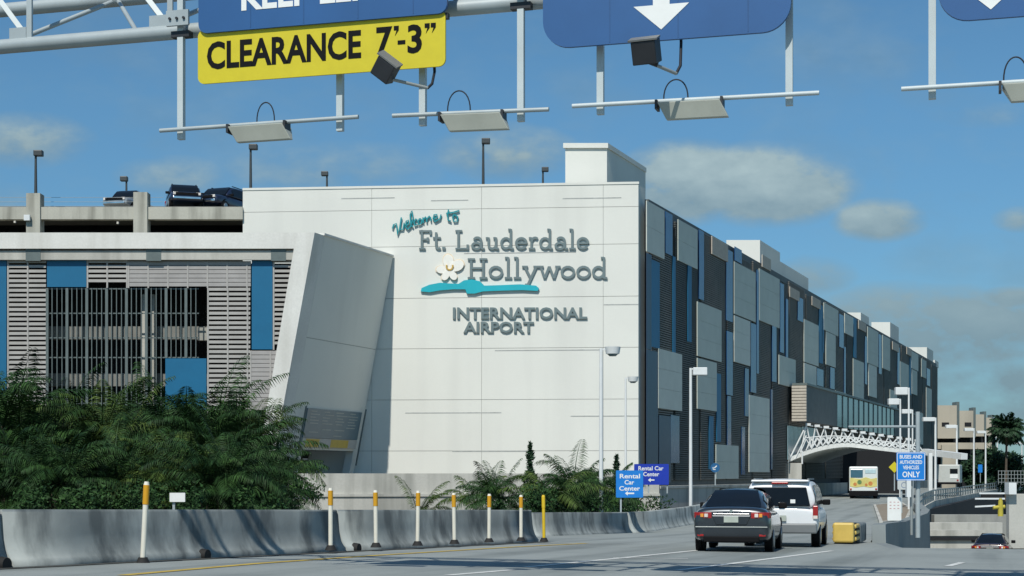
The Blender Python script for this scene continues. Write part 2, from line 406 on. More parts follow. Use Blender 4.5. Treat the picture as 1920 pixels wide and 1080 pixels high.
# ------------------------------------------------------------------ delineator posts
def delineator(px, top, base, label, yellow=False):
    m = (px-960)/F; Y = 16.5/(.423-m) if px<1000 else 42.; X = m*Y; z = EYE-(base-HOR)*Y/F
    hs = (base-top)*Y/F/1.17
    t = thing('delineator_post', label, 'delineator post', (X,Y,z), 0, 'orange topped delineator posts by the barrier'); t.scale=(1,1,hs)
    lean = (0.06 if px<300 else random.uniform(-.02,.03))
    r = .043
    MB().tube((0,0,.03),(lean*.7,0,.83),r,12).build('post', post_y if yellow else post_w, t, True)
    a = MB().tube((lean*.7,0,.83),(lean*.95,0,1.12),r+.006,12); a.build('sleeve', post_y if yellow else orange_m, t, True)
    MB().tube((lean*.95,0,1.12),(lean,0,1.17),r+.004,12,r*.8).build('cap', post_y if yellow else post_w, t, True)
    MB().tube((0,0,-.06),(0,0,.04),.12,14,.07).build('base', rubber, t, True)
for px,tp,bs,l in [(268,903,1050,'tall leaning white post with orange sleeve, alone at the left of the row'),
    (620,915,1026,'orange topped white post second from the left, right of the dark palms'),
    (705,919,1021,'orange topped white post third from the left, left of the small palm sprout'),
    (783,920,1018,'orange topped white post standing before the small palm sprout'),
    (852,924,1015,'orange topped white post right of the small palm sprout'),
    (917,926,1012,'orange topped white post before the left edge of the bushy palm'),
    (977,928,1010,'last white post with orange sleeve, at the end of the barrier')]:
    delineator(px,tp,bs,l)
delineator(1020,928,1011,'all yellow post just past the end of the barrier',True)
# ------------------------------------------------------------------ gantry
GY = 20.0
gd = Vector((1,-.287,0)).normalized(); gn = Vector((-.287,-1,0)).normalized()
def gp(px, py, off=0.):                                # point on the gantry plane moved off metres towards the traffic
    m = (px-960)/F
    k = (GY-off*1.04)/(1+.287*m)
    return Vector((m*k, k, EYE+(HOR-py)*k/F))
gan = thing('sign_gantry','grey steel tube gantry with hanging posts spanning the road overhead','gantry', (gp(960,600).x,gp(960,600).y,0))
def gline(p0, p1, r, off, name, m=steel, ext=0, n=16):
    a,b = gp(*p0,off),gp(*p1,off); d=(b-a).normalized()
    return MB().tube(a-d*ext,b+d*ext,r,n).build(name,m,gan)
zB = gp(0,88).z; zA = gp(0,88).z+.95
def gpt(X, z, off=0): # along gantry by lateral X
    p = Vector((X,GY-.287*X,z)); return p+gn*off
MB().tube(gpt(-14,zB),gpt(16,zB),.098,18).build('front_chord',steel,gan)
MB().tube(gpt(-14,zA,-1.35),gpt(16,zA,-1.35),.10,18).build('rear_chord',steel,gan)
MB().tube(gpt(-14,zB+2.1),gpt(16,zB+2.1),.10,18).build('unseen_shadow_chord',steel,gan)  # unseen chord above the view, added for the shadows it casts
for i in range(14):
    x0 = -13.2+i*2.05
    if i<14:
        MB().tube(gpt(x0,zB),gpt(x0+1.0,zA,-1.35),.033,8).build('lacing',steel,gan)
        MB().tube(gpt(x0+1.0,zA,-1.35),gpt(x0+2.05,zB),.033,8).build('lacing',steel,gan)
        MB().beam(gpt(x0+.45,zB),gpt(x0+.45,zB+2.1),.07,.07,(1,0,0)).build('strut',steel,gan)
        MB().beam(gpt(x0+.45,zB+.05),gpt(x0-.35,zB+1.1),.07,.07,(1,0,0)).build('strut',steel,gan)
        MB().obox(gpt(x0+.30,zB+.13,.03),gd*.13,gn*.02,(0,0,.1)).build('gusset_plate',steel,gan)
for X in (-15.5,19.0):
    p = gpt(X,0); MB().tube((p.x,p.y,-2),(p.x,p.y,zB+2.3),.22,18).build('column',steel,gan)
HANG = [(340,262),(638,246),(793,236),(977,228),(1126,215),(1480,198),(1748,186)]
for px,by in HANG:
    a = gp(px,by,.20); tp = Vector((a.x,a.y,zB+2.0))
    MB().beam(a,tp,.082,.075,gn).build('hanger',hang_m,gan)
    q = MB(); q.obox(Vector((a.x,a.y,zB+.09))+gn*.10,gd*.16,gn*.02,(0,0,.10))
    q.build('clamp_plate',steel,gan)
    for k in (-1,0,1): MB().tube(Vector((a.x,a.y,zB+.08))+gn*.11+gd*.1*k,Vector((a.x,a.y,zB+.08))+gn*.145+gd*.1*k,.018,8).build('bolt',box_dark,gan)
    q = MB()
    q.obox(Vector((a.x,a.y,zB-.1))+gn*-.02,gd*.13,gn*.06,(0,0,.04)); q.build('bracket',box_dark,gan)
# signs
def rrect(x0,y0,x1,y1,r,n=8):
    P = []
    for cx,cy,a in ((x1-r,y0+r,-90),(x1-r,y1-r,0),(x0+r,y1-r,90),(x0+r,y0+r,180)):
        P += [(cx+r*math.cos(R(a+90*i/n)), cy+r*math.sin(R(a+90*i/n))) for i in range(n+1)]
    return P
# local frame of a gantry sign: metres along gd from left lower corner
def gsign(name,label,cat,pl,pr,yb,h,off,rad,mtl,thick=.05):
    """pl, pr: px of left and right end; yb: py of the lower edge at the left end"""
    a = gp(pl,yb,off); b_ = gp(pr,yb,off); wdt = ((b_-a).dot(gd))
    t = thing(name,label,cat,a)
    def fn(x,y,d=0.): return a+gd*x+Vector((0,0,y))+gn*d
    P = rrect(0,0,wdt,h,rad)
    q = MB().prism([fn(x,y,0) for x,y in P],[fn(x,y,-thick) for x,y in P]); q.build('panel',mtl,t)
    return t,fn,wdt
t,fn,w = gsign('overhead_sign','blue overhead sign reading KEEP LEFT, cut by the top edge','sign',372,838,63,1.9,.46,.12,sign_blue)
q = MB(); S_ = w/466; put_text(q,'KEEP LEFT',84*S_,358*S_,.245,.245+.36,fn,.006,.03); q.build('lettering',sign_white,t)
q = MB()
for k in range(1,5): q.obox(fn(w*k/4.6,.95,.0015),gd*.006,gn*.0015,(0,0,.93))
q.build('panel_seam',mat('seam_blue',(.015,.08,.22),.5),t)
for k in (.02,.5,.93): MB().obox(fn(w*k+.1,-.015,-.09),gd*.13,gn*.04,(0,0,.035)).build('lower_bracket',box_dark,t)
t,fn,w = gsign('overhead_sign','large blue overhead sign with rounded corners and a white arrow pointing down, middle of three','sign',1018,1483,92,2.6,.46,.33,sign_blue)
def arrow(fn,cx,y0,s):
    P = [(cx,y0),(cx+.335*s,y0+.295*s),(cx+.10*s,y0+.295*s),(cx+.10*s,y0+1.1*s),(cx-.10*s,y0+1.1*s),(cx-.10*s,y0+.295*s),(cx-.335*s,y0+.295*s)]
    return MB().prism([fn(x,y,.006) for x,y in P],[fn(x,y,.0005) for x,y in P])
arrow(fn,w*.488,.125,1.).build('arrow',sign_white,t)
q = MB()
for k in range(1,4): q.obox(fn(w*k/3.6,1.3,.0015),gd*.006,gn*.0015,(0,0,1.28))
q.build('panel_seam',MATS['seam_blue'],t)
t,fn,w = gsign('overhead_sign','blue overhead sign at the top right corner with the tip of a white arrow','sign',1760,2230,42,2.6,.46,.33,sign_blue)
arrow(fn,w*.215,.10,1.).build('arrow',sign_white,t)
t,fn,w = gsign('clearance_sign','yellow sign reading CLEARANCE 7 ft 3 in hung under the blue sign','sign',371,835,158,.70,.42,.09,sign_yel,.03)
q = MB(); S_ = w/464
put_text(q,'CLEARANCE',18*S_,311*S_,.175,.175+.36,fn,.005,.028)
put_text(q,'7',339*S_,368*S_,.185,.185+.36,fn,.005,.028); put_text(q,'-',378*S_,392*S_,.31,.36,fn,.005,.028); put_text(q,'3',396*S_,422*S_,.185,.545,fn,.005,.028)
for x in (371,427,438): 
    P = [(x*S_,.545),((x+9)*S_,.545),((x+9)*S_,.49),((x+2)*S_,.42),((x+5)*S_,.49),(x*S_,.49)]
    q.prism([fn(a,b_,.005) for a,b_ in P],[fn(a,b_,.0005) for a,b_ in P])
q.build('lettering',black_m,t)
# light bars
BARS = [((300,245),(672,219),(437,552),(485,518,193),'light bar under the left end of the yellow sign'),
        ((736,217),(1029,205),(832,957),(841,884,171),'light bar between the yellow sign and the arrow sign'),
        ((1073,199),(1536,174),(1240,1370),(1249,1295,150),'long light bar under the middle arrow sign'),
        ((1690,167),(2080,143),(1882,2005),(1885,1930,108),'light bar at the right edge, cut by the frame')]
for (a,b_,(l0,l1),(c0,c1,ct),lb) in BARS:
    A,B_ = gp(*a,.30),gp(*b_,.30)
    t = thing('light_bar', lb+', with one flat lamp', 'light bar', A, 0, 'light bars hanging from the gantry')
    MB().tube(A,B_,.027,12).build('bar',hang_m if a[0]>1000 else steel,t)
    d = (B_-A).normalized()
    def on(px): 
        f = (px-a[0])/(b_[0]-a[0]); return A+(B_-A)*f
    p0,p1 = on(l0),on(l1-14); ln=(p1-p0).length
    q = MB()      # housing hangs below the bar and tips towards the sign
    o1 = Vector((0,0,-.035)); fw = gn*.02; bk = gn*-.0
    base = [p0+o1+gn*.12, p1+o1+gn*.12, p1+o1-gn*.20, p0+o1-gn*.20]
    dn = Vector((0,0,-.235))
    low = [p0+d*.10+gn*.055+dn, p1+d*.10+gn*.055+dn, p1+d*.10-gn*.02+dn, p0+d*.10-gn*.02+dn]
    q.hexa(low,base); lo = q.build('lamp_housing',lens_m,t,bevel=.01)
    for pc in (p0-d*.02,p1+d*.02): MB().obox(pc+Vector((0,0,-.05)),d*.015,gn*.09,(0,0,.055)).build('lamp_clamp',box_dark,t)
    q = MB(); L0,L1 = on(c0),on(c1); hh = gp(c0,ct,.30).z-L0.z
    q.path([L0+(L1-L0)*(.5-.5*math.cos(math.pi*i/14))+Vector((0,0,hh*math.sin(math.pi*i/14)**.8)) for i in range(15)],.0085,6); q.build('cable_loop',cable_m,t)
# square floodlights
def floodlight(label, cpx, cpy, ang, size, elbow, top):
    cc = gp(cpx,cpy,.95); t = thing('floodlight',label,'floodlight',cc,0,'dark floodlights in front of the signs')
    ax = (gd*math.cos(ang)+Vector((0,0,math.sin(ang)))); az = (Vector((0,0,math.cos(ang)))-gd*math.sin(ang)); s = size
    ay = (gn*.92-Vector((0,0,.38))).normalized()
    az2 = ay.cross(ax)*-1 if ay.cross(ax).dot(az)<0 else ay.cross(ax); 
    MB().hexa([cc-ax*s-ay*s*.7-az2*s*.85,cc+ax*s-ay*s*.7-az2*s*.85,cc+ax*s*.85+ay*s*.7-az2*s*.8,cc-ax*s*.85+ay*s*.7-az2*s*.8],
              [cc-ax*s-ay*s*.7+az2*s*.85,cc+ax*s-ay*s*.7+az2*s*.85,cc+ax*s*.85+ay*s*.7+az2*s*.8,cc-ax*s*.85+ay*s*.7+az2*s*.8]).build('housing',box_dark,t,bevel=.012)
    MB().obox(cc+az2*s*.9,ax*s*1.03,ay*s*.75,az2*s*.06).build('lid',box_top,t)
    e = gp(*elbow,.62); tp = gp(*top,.30)
    MB().tube(cc-az2*s*.7+gd*.04,cc-az2*s*.95+gd*.13,.035,10).build('knuckle',box_dark,t)
    MB().tube(cc-az2*s*.95+gd*.1,e,.02,10).build('arm',steel_d,t)
    MB().path([e,e+(tp-e)*.25+gd*.04,tp+gd*.02,tp+Vector((0,0,.5))],.018,8).build('upright',cable_m,t)
floodlight('dark square floodlight tilted on its corner in front of the yellow sign',722,129,R(-38),.155,(802,165),(812,135))
floodlight('dark square floodlight under the white down arrow',1210,97,R(2),.165,(1268,138),(1274,80))
# ------------------------------------------------------------------ right wing + white front wall
WX,WY = 7.66,97.0
wk = .0903
wd_ = Vector((1,-wk,0)).normalized(); wn = Vector((-wk,-1,0)).normalized()
def wp(px,py,d=0.):
    m=(px-960)/F; Y=(WY+wk*WX-d*1.004)/(1+wk*m); return Vector((m*Y,Y,EYE+(HOR-py)*Y/F))
bld = thing('airport_building','white walled airport garage with welcome lettering and a long grey panelled side','building',(WX,WY,1.2))
ztop = 1.35+545*97/3000
def wx(px): return (wp(px,600)-wp(1197,600)).dot(wd_)      # metres along the wall from the corner (negative to the left)
WO = wp(1197,HOR); WO.z = 0
def wm(x,z,d=0.): return WO+wd_*x+Vector((0,0,z))+wn*d
zj = [0.4]+[1.35+(890-p)*97/3000 for p in (845,748,651,555,457,387)]+[ztop]
xj = [wx(697),wx(903),wx(1131),0.0]
xl = wx(455)
q = MB()
xs = [xl]+xj
for i in range(len(xs)-1):
    for j in range(len(zj)-1):
        gpx_ = .012
        x0,x1 = xs[i]+gpx_*.7,xs[i+1]-(gpx_*.7 if i<len(xs)-2 else 0); z0,z1=zj[j]+gpx_,zj[j+1]-(gpx_ if j<len(zj)-2 else 0)
        q.hexa([wm(x0,z0,0),wm(x1,z0,0),wm(x1,z0,-.15),wm(x0,z0,-.15)],[wm(x0,z1,0),wm(x1,z1,0),wm(x1,z1,-.15),wm(x0,z1,-.15)])
q.build('wall',white_wall,bld)
q = MB(); q.hexa([wm(xl,-1,-.10),wm(-.06,-1,-.10),wm(-.06,-1,-1.3),wm(xl,-1,-1.3)],[wm(xl,ztop-.05,-.10),wm(-.06,ztop-.05,-.10),wm(-.06,ztop-.05,-1.3),wm(xl,ztop-.05,-1.3)])
q.build('wall_backing',joint_dark,bld)
# short seams
for a,b_,y in ((808,878,376),(1055,1165,372),(928,1128,657),(760,940,774),(1070,1197,780),(848,1000,846),(640,740,372),(1132,1197,571),(870,1080,475)):
    x0,x1=wx(a),wx(b_); z=wp(a,y).z
    MB().hexa([wm(x0,z-.035,0.003),wm(x1,z-.035,0.003),wm(x1,z-.035,.012),wm(x0,z-.035,.012)],[wm(x0,z+.02,0.003),wm(x1,z+.02,0.003),wm(x1,z+.02,.012),wm(x0,z+.02,.012)]).build('seam_strip',seam_m,bld)
q = MB(); q.hexa([wm(xl,ztop,.04),wm(0.04,ztop,.04),wm(.04,ztop,-1.35),wm(xl,ztop,-1.35)],[wm(xl,ztop+.14,.04),wm(.04,ztop+.14,.04),wm(.04,ztop+.14,-1.35),wm(xl,ztop+.14,-1.35)]); q.build('coping',white_wall,bld)
# facade frame
fd = Vector((.3863,1,0)); fdl = fd.length; fu = fd/fdl; fnn = Vector((1,-.3863,0)).normalized()
FX,FYY = 8.26,98.0
def ft(px,d=0.):
    m=(px-960)/F; return (m*(FYY+d*fnn.y)-(FX+d*fnn.x))/(.3863-m)
def fz(px,py,d=0.): return EYE+(HOR-py)*(FYY+ft(px,d)+d*fnn.y)/F
def fm(t,z,d=0.): return Vector((FX+.3863*t,FYY+t,z))+fnn*d
# wall return at the corner, standing proud of the side
c0 = wm(-.002,0,-.152); 
q = MB(); a0=wm(0,0,-.155); a1=a0+Vector((.3863,1,0))*1.25; b1=a1+Vector((-.6,.1,0)); b0=wm(-1.0,0,-.155)
q.hexa([Vector((p.x,p.y,-1)) for p in (a0,a1,b1,b0)],[Vector((p.x,p.y,ztop-.02)) for p in (a0,a1,b1,b0)]); q.build('wall_return',white_wall,bld)
TE = ft(1757); zroof = EYE+17.0
q = MB(); q.hexa([fm(.7,-2.5,-.1),fm(TE,-2.5,-.1),fm(TE,-2.5,-40),fm(.7,-2.5,-24)],[fm(.7,zroof,-.1),fm(TE,zroof,-.1),fm(TE,zroof,-40),fm(.7,zroof,-24)]); q.build('side_wall',louv,bld)
# louvre bays: dark slats over the whole side, columns of slightly different tone
edges = [ft(p) for p in (1214,1261,1309,1359,1408,1444,1476,1508,1545,1584,1627,1655,1688,1709,1728,1745,1757)]
for i in range(len(edges)-1):
    q = MB(); t0,t1=max(.75,edges[i]+.2),edges[i+1]-.35
    zb = 1.0; zt = zroof-.25-(.3 if i%2 else 0)
    n = 120
    for k in range(n):
        z = zb+(zt-zb)*k/n
        q.hexa([fm(t0,z,.02),fm(t1,z,.02),fm(t1,z+.02,.14),fm(t0,z+.02,.14)],[fm(t0,z+.08,.02),fm(t1,z+.08,.02),fm(t1,z+.10,.14),fm(t0,z+.10,.14)])
    q.build('louvre_bay',(louv2,louv,louv2,mat('grey_louvre',(.125,.13,.122),.6,var=.2,scale=1.5))[i%4],bld)
def fpanel(px0,px1,pt,pb,m,name='cladding_panel',d0=.17,d1=.235,joints=True):
    t0,t1=ft(px0,d1),ft(px1,d1); z1,z0=fz(px0,pt,d1),fz(px0,pb,d1)
    q=MB()
    n = max(1,round((z1-z0)/1.35)) if joints else 1
    for k in range(n):
        a=z0+(z1-z0)*k/n+(.012 if k else 0); b_=z0+(z1-z0)*(k+1)/n
        q.hexa([fm(t0,a,d1),fm(t1,a,d1),fm(t1,a,d0),fm(t0,a,d0)],[fm(t0,b_,d1),fm(t1,b_,d1),fm(t1,b_,d0),fm(t0,b_,d0)])
    return q.build(name,m,bld)
GREY = [(1213,1246,376,471),(1272,1308,411,488),(1377,1417,490,588),(1377,1407,591,678),(1308,1353,565,667),(1308,1344,671,766),(1235,1279,653,765),
        (1424,1462,503,600),(1461,1492,665,720),(1405,1443,740,885),(1343,1385,833,898),(1508,1535,598,678),(1508,1531,680,722),(1545,1572,567,618),(1549,1567,621,683),
        (1584,1600,587,624),(1600,1620,672,743),(1627,1647,612,680),(1629,1644,682,742),(1655,1669,628,690),(1688,1704,677,725),(1709,1722,658,690),(1710,1720,692,738),
        (1728,1737,672,706),(1737,1747,726,785),(1567,1587,732,748),(1669,1682,730,772),(1720,1731,772,832)]
for i,g4 in enumerate(GREY): fpanel(*g4, clad if i%3 else clad2)
BLUE = [(1262,1267,480,760),(1364,1371,742,890),(1446,1449,730,880),(1474,1478,560,715),(1541,1545,596,660),(1583,1586,650,740),(1248,1261,396,474),(1311,1320,430,560),(1290,1297,480,640),(1362,1374,466,600),(1378,1391,462,488),(1419,1423,505,700),(1222,1237,486,650),(1463,1470,530,660),(1363,1374,620,740),
        (1258,1274,778,868),(1344,1352,700,828),(1408,1418,605,735),(1397,1404,690,780),(1496,1506,556,600),(1536,1543,570,680),(1532,1544,690,722),(1448,1456,610,715),(1574,1582,588,650),
        (1601,1606,596,670),(1622,1626,630,720),(1648,1653,626,700),(1683,1687,650,720),(1706,1709,670,740),(1738,1744,690,722),(1557,1565,688,728),(1612,1618,748,760),(1330,1338,780,880),(1391,1397,800,890)]
for i,g4 in enumerate(BLUE): fpanel(*g4, blue_glass if i%4 else blue_panel,'blue_fin',.17,.215,False)
for g4 in ((1213,1234,655,905),(1236,1258,778,905),(1213,1222,474,654)): fpanel(*g4,navy,'navy_sheet',.17,.21,False)  # flat navy sheets over the side near its corner
for g4 in ((1329,1359,442,476),(1476,1494,538,556),(1518,1534,556,572),(1606,1620,600,616),(1670,1682,640,655),(1424,1440,478,500),(1697,1706,650,664)):
    t0,t1=ft(g4[0]),ft(g4[1]); q=MB(); z1,z0=fz(g4[0],g4[2]),fz(g4[0],g4[3]); n=9
    for k in range(n):
        z=z0+(z1-z0)*k/n; q.hexa([fm(t0,z,.25),fm(t1,z,.25),fm(t1,z,.17),fm(t0,z,.17)],[fm(t0,z+.12,.25),fm(t1,z+.12,.25),fm(t1,z+.12,.17),fm(t0,z+.12,.17)])
    q.build('pale_louvre',beige_slat,bld)
# projecting glass band
ta,tb = ft(1476),ft(1692); zg1,zg0 = 9.05,5.95
def band(t0,t1,m,name,d1=1.6):
    return MB().hexa([fm(t0,zg0,d1),fm(t1,zg0,d1),fm(t1,zg0,.45),fm(t0,zg0,.45)],[fm(t0,zg1,d1),fm(t1,zg1,d1),fm(t1,zg1,.45),fm(t0,zg1,.45)]).build(name,m,bld)
band(ta,ft(1538),louv,'band_screen'); gb = band(ft(1538)+.02,ft(1652),teal_glass,'glass_band',1.55); band(ft(1652)+.02,tb,louv,'band_screen')
q = MB()
for k in range(13):
    t_=ft(1538)+(ft(1652)-ft(1538))*k/12; q.hexa([fm(t_-.05,zg0,1.62),fm(t_+.05,zg0,1.62),fm(t_+.05,zg0,1.56),fm(t_-.05,zg0,1.56)],[fm(t_-.05,zg1,1.62),fm(t_+.05,zg1,1.62),fm(t_+.05,zg1,1.56),fm(t_-.05,zg1,1.56)])
q.build('mullion',mull,gb)
q = MB(); q.hexa([fm(ta-.1,zg1,1.75),fm(tb,zg1,1.75),fm(tb,zg1,.45),fm(ta-.1,zg1,.45)],[fm(ta-.1,zg1+.18,1.75),fm(tb,zg1+.18,1.75),fm(tb,zg1+.18,.45),fm(ta-.1,zg1+.18,.45)]); q.build('band_coping',mull,bld)
q = MB()
for k in range(12):
    z=zg0+(zg1-zg0)*k/12; q.hexa([fm(ta-.25,z,1.7),fm(ta-.02,z,1.7),fm(ta-.02,z,.45),fm(ta-.25,z,.45)],[fm(ta-.25,z+.21,1.7),fm(ta-.02,z+.21,1.7),fm(ta-.02,z+.21,.45),fm(ta-.25,z+.21,.45)])
q.build('band_end_slats',beige_slat,bld)
for g4 in ((1478,1503,798,862),(1506,1530,800,850)): fpanel(*g4,pale_glass,'ground_floor_glass',.2,.3,False)
# lower plinth of the wing
q = MB(); q.hexa([fm(1.25,-2.6,.6),fm(TE,-2.6,.6),fm(TE,-2.6,0),fm(1.25,-2.6,0)],[fm(1.25,.55,.6),fm(TE,.55,.6),fm(TE,.55,0),fm(1.25,.55,0)]); q.build('plinth',conc_pale,bld)
# penthouses
def pent(px0,px1,pt,Y,depth,lip=True,zb=18.0):
    if px0>1200: Y=FYY+ft(px1)+2.5; lip=False
    a=U(px0,pt,Y); b_=U(px1,pt,Y); z1=a.z
    q=MB(); d=fu*depth
    A=Vector((a.x,a.y,zb)); B_=Vector((b_.x,b_.y,zb)); up=Vector((0,0,z1-zb))
    q.hexa([A,B_,B_+d,A+d],[A+up,B_+up,B_+d+up,A+d+up]); o=q.build('penthouse',white_wall,bld)
    if lip:
        l=.14; s=.14; e=Vector((1,0,0))
        q=MB(); q.hexa([A-e*s+up+Vector((0,-l,0)),B_+e*.06+up+Vector((0,-l,0)),B_+e*.06+d+up,A-e*s+d+up],[A-e*s+up+Vector((0,-l,.3)),B_+e*.06+up+Vector((0,-l,.3)),B_+e*.06+d+up+Vector((0,0,.3)),A-e*s+d+up+Vector((0,0,.3))]); q.build('roof_edge',white_wall,o)
    return o
pent(1060,1138,278,99.5,8.5); pent(1362,1425,450,121,8); pent(1420,1430,470,124,20)
pent(1585,1614,586,160,6); pent(1634,1669,604,178,8); pent(1703,1738,651,214,8); pent(1745,1753,675,238,5)
# dark roof behind left part
# ------------------------------------------------------------------ wall sign
sg = thing('welcome_sign','raised welcome lettering with a cream flower and a teal wave on the white wall','sign',wp(960,500))
SL = {
 'F':([[(.16,0),(.16,1)],[(.02,.94),(.62,.94)],[(.6,.99),(.6,.76)],[(.16,.52),(.48,.52)],[(.46,.62),(.46,.42)],[(.02,.05),(.34,.05)]],.70),
 't':([[(.18,.2),(.18,.88)],[(.02,.6),(.42,.6)],arc(.31,.19,.13,.13,180,310)],.48),
 '.':([[(.09,.0),(.09,.14)]],.22),
 'L':([[(.16,0),(.16,1)],[(.02,.95),(.34,.95)],[(.02,.05),(.62,.05)],[(.59,0),(.59,.26)]],.72),
 'a':([arc(.28,.19,.2,.15,0,360),[(.5,.06),(.5,.42)],arc(.32,.42,.18,.19,0,150),[(.5,.05),(.66,.05)]],.68),
 'u':([[(.16,.25),(.16,.62)],arc(.33,.25,.17,.2,180,360),[(.5,.02),(.5,.62)],[(.03,.59),(.16,.59)],[(.38,.59),(.5,.59)],[(.5,.05),(.64,.05)]],.69),
 'd':([arc(.28,.32,.22,.26,0,360),[(.5,.02),(.5,1.05)],[(.38,1.02),(.5,1.02)],[(.5,.05),(.64,.05)]],.69),
 'e':([arc(.3,.32,.24,.26,0,325,18),[(.08,.33),(.54,.33)]],.62),
 'r':([[(.15,0),(.15,.62)],[(.02,.05),(.32,.05)],[(.03,.59),(.15,.59)],arc(.32,.38,.17,.22,180,50)],.50),
 'l':([[(.17,0),(.17,1.05)],[(.03,.05),(.33,.05)],[(.04,1.02),(.17,1.02)]],.37),
 'H':([[(.16,0),(.16,1)],[(.66,0),(.66,1)],[(.16,.52),(.66,.52)],[(.02,.05),(.32,.05)],[(.5,.05),(.82,.05)],[(.02,.95),(.32,.95)],[(.5,.95),(.82,.95)]],.86),
 'o':([arc(.31,.32,.25,.26,0,360)],.64),
 'y':([[(.11,.6),(.34,.05)],[(.58,.6),(.24,-.27)],[(.0,.59),(.24,.59)],[(.46,.59),(.69,.59)],[(.12,-.27),(.3,-.27)]],.66),
 'w':([[(.1,.6),(.26,.03)],[(.26,.03),(.45,.6)],[(.45,.6),(.64,.03)],[(.64,.03),(.8,.6)],[(.0,.59),(.22,.59)],[(.69,.59),(.91,.59)]],.9),
 ' ':([],.22)}
def slab(body,x0,x1,base,cap,name):
    tot=sum(SL[c][1] for c in body); k=(x1-x0)/tot; s=base-cap
    q=MB(); x=x0
    for i,c in enumerate(body):
        for j,st in enumerate(SL[c][0]):
            P=[(x+p[0]*k,base-p[1]*s) for p in st]; cl=abs(st[0][0]-st[-1][0])+abs(st[0][1]-st[-1][1])<1e-6 and len(st)>3
            if cl: P=P[:-1]
            horiz=len(st)==2 and st[0][1]==st[1][1]
            stroke(q,P,(.095*s if horiz else .122*s) if c!='.' else .17*s,wp,.11+.003*j,.05,cl)
        x+=SL[c][1]*k
    return q.build(name,grey_letter,sg)
slab('Ft.',785,837,468,431,'slab_lettering'); slab('Lauderdale',853,1106,468,431,'slab_lettering'); slab('Hollywood',876,1141,523,484,'slab_lettering')
q=MB(); put_text(q,'INTERNATIONAL',849,1101,598,576,wp,.12,.028); q.build('capital_lettering',grey_letter,sg)
q=MB(); put_text(q,'AIRPORT',869,1001,624,603,wp,.12,.028); q.build('capital_lettering',grey_letter,sg)
ZS=lambda L:[(700+x/4,370+y/4) for x,y in L]
q=MB()
for k,L in enumerate([[(143,235),(152,205),(172,196),(176,225),(182,282),(196,240),(210,150)],[(196,240),(222,240),(232,190)],
   [(240,215),(266,196),(262,170),(246,178),(242,222),(258,240),(276,222)],[(276,222),(298,160),(288,100),(276,130),(280,205),(298,222)],
   [(330,168),(318,162),(304,185),(310,212),(332,200)],[(348,158),(334,180),(342,205),(360,196),(364,170),(348,158)],
   [(372,150),(374,192)],[(376,165),(392,146),(400,160),(400,186)],[(402,162),(420,140),(430,152),(432,180)],
   [(446,165),(478,150),(476,128),(456,130),(448,160),(462,182),(500,160),(508,128)],
   None,[(564,92),(556,130),(560,170),(582,178)],[(545,120),(600,112),(645,98)],[(606,128),(594,150),(604,180),(628,178),(634,146),(606,128)]]):
    if L is None: q.build('script_lettering',teal_letter,sg); q=MB(); continue
    stroke(q,ZS(L),2.5,wp,.14+.004*(k%4),.06)
q.build('script_lettering',teal_letter,sg)
Lw=ZS([(355,705),(362,680),(420,655),(500,640),(560,645),(640,648),(680,622),(740,615),(800,630),(832,662),(960,658),(1100,652),(1220,662),(1243,682),(1232,702),(1120,696),(960,700),(820,706),(760,722),(702,722),(690,690),(600,690),(500,698),(420,712)])
q=MB().prism([wp(x,y,.16) for x,y in Lw],[wp(x,y,.04) for x,y in Lw]); q.build('wave',teal_wave,sg)
fl=bpy.data.objects.new('flower',None)
cx0,cy0=842,506
q=MB(); qo=MB()
for i,(a,l,wd2) in enumerate(((95,29,15),(178,24,11),(28,30,15),(238,22,10),(305,22,10))):
    P=[]
    for k in range(17):
        s=k/16*math.pi*2; r_=l*.5*(1-math.cos(s)) ; side=wd2*math.sin(s)*(.55+.45*math.sin(s/2))
        ca,sa=math.cos(R(a)),math.sin(R(a)); P.append((cx0+ca*r_-sa*side*.75,cy0-(sa*r_+ca*side*.75)))
    P=P[:-1]; d=.12+.012*i
    q.prism([wp(x,y,d) for x,y in P],[wp(x,y,.05) for x,y in P])
    Q=[(cx0+(x-cx0)*1.08,cy0+(y-cy0)*1.08) for x,y in P]
    qo.prism([wp(x,y,.062+.004*i) for x,y in Q],[wp(x,y,.03) for x,y in Q])
fo=q.build('flower',petal_m,sg); qo.build('petal_outline',outline_m,fo)
q=MB(); stroke(q,arc(843,499,6,7,200,-20,10),3,wp,.20,.1); stroke(q,[(846,506),(850,499)],2.2,wp,.205,.1); q.build('stamen',stamen_m,fo)
bpy.data.objects.remove(fl)
# ------------------------------------------------------------------ screened garage on the left
gar = thing('screened_garage','left garage with slanted white frame, blue panels and slatted screens','parking garage',(-20,89,0))
FY=88.3; SY=88.72; TYY=99.0
zt=U(0,436,FY).z; zb_=U(0,466,FY).z
def fx(px): return (px-960)*FY/F
q=MB()
xr_t,xr_b=fx(590),fx(505); zbase=U(0,905,FY).z
xi_t=fx(556)
zin=zb_
def xin(z): return xi_t+(xr_b-xr_t)*(zin-z)/(zt-zbase)+.0
back=Vector((3.62,10.1,0))
# top beam
q.hexa([(-48,FY,zb_),(xi_t,FY,zb_),(xi_t,FY+1.1,zb_),(-48,FY+1.1,zb_)],[(-48,FY,zt),(xi_t,FY,zt),(xi_t,FY+1.1,zt),(-48,FY+1.1,zt)])
q.build('top_beam',white_frame,gar)
# slanted leg
q=MB()
fr=[Vector((xi_t+.002,FY-.003,zt+.003)),Vector((xr_t,FY-.003,zt+.003)),Vector((xr_b,FY-.003,zbase)),Vector((xin(zbase),FY-.003,zbase))]
bk=[p+back*.117 for p in fr]
q.prism(fr,bk); q.build('slanted_leg',white_frame,gar)
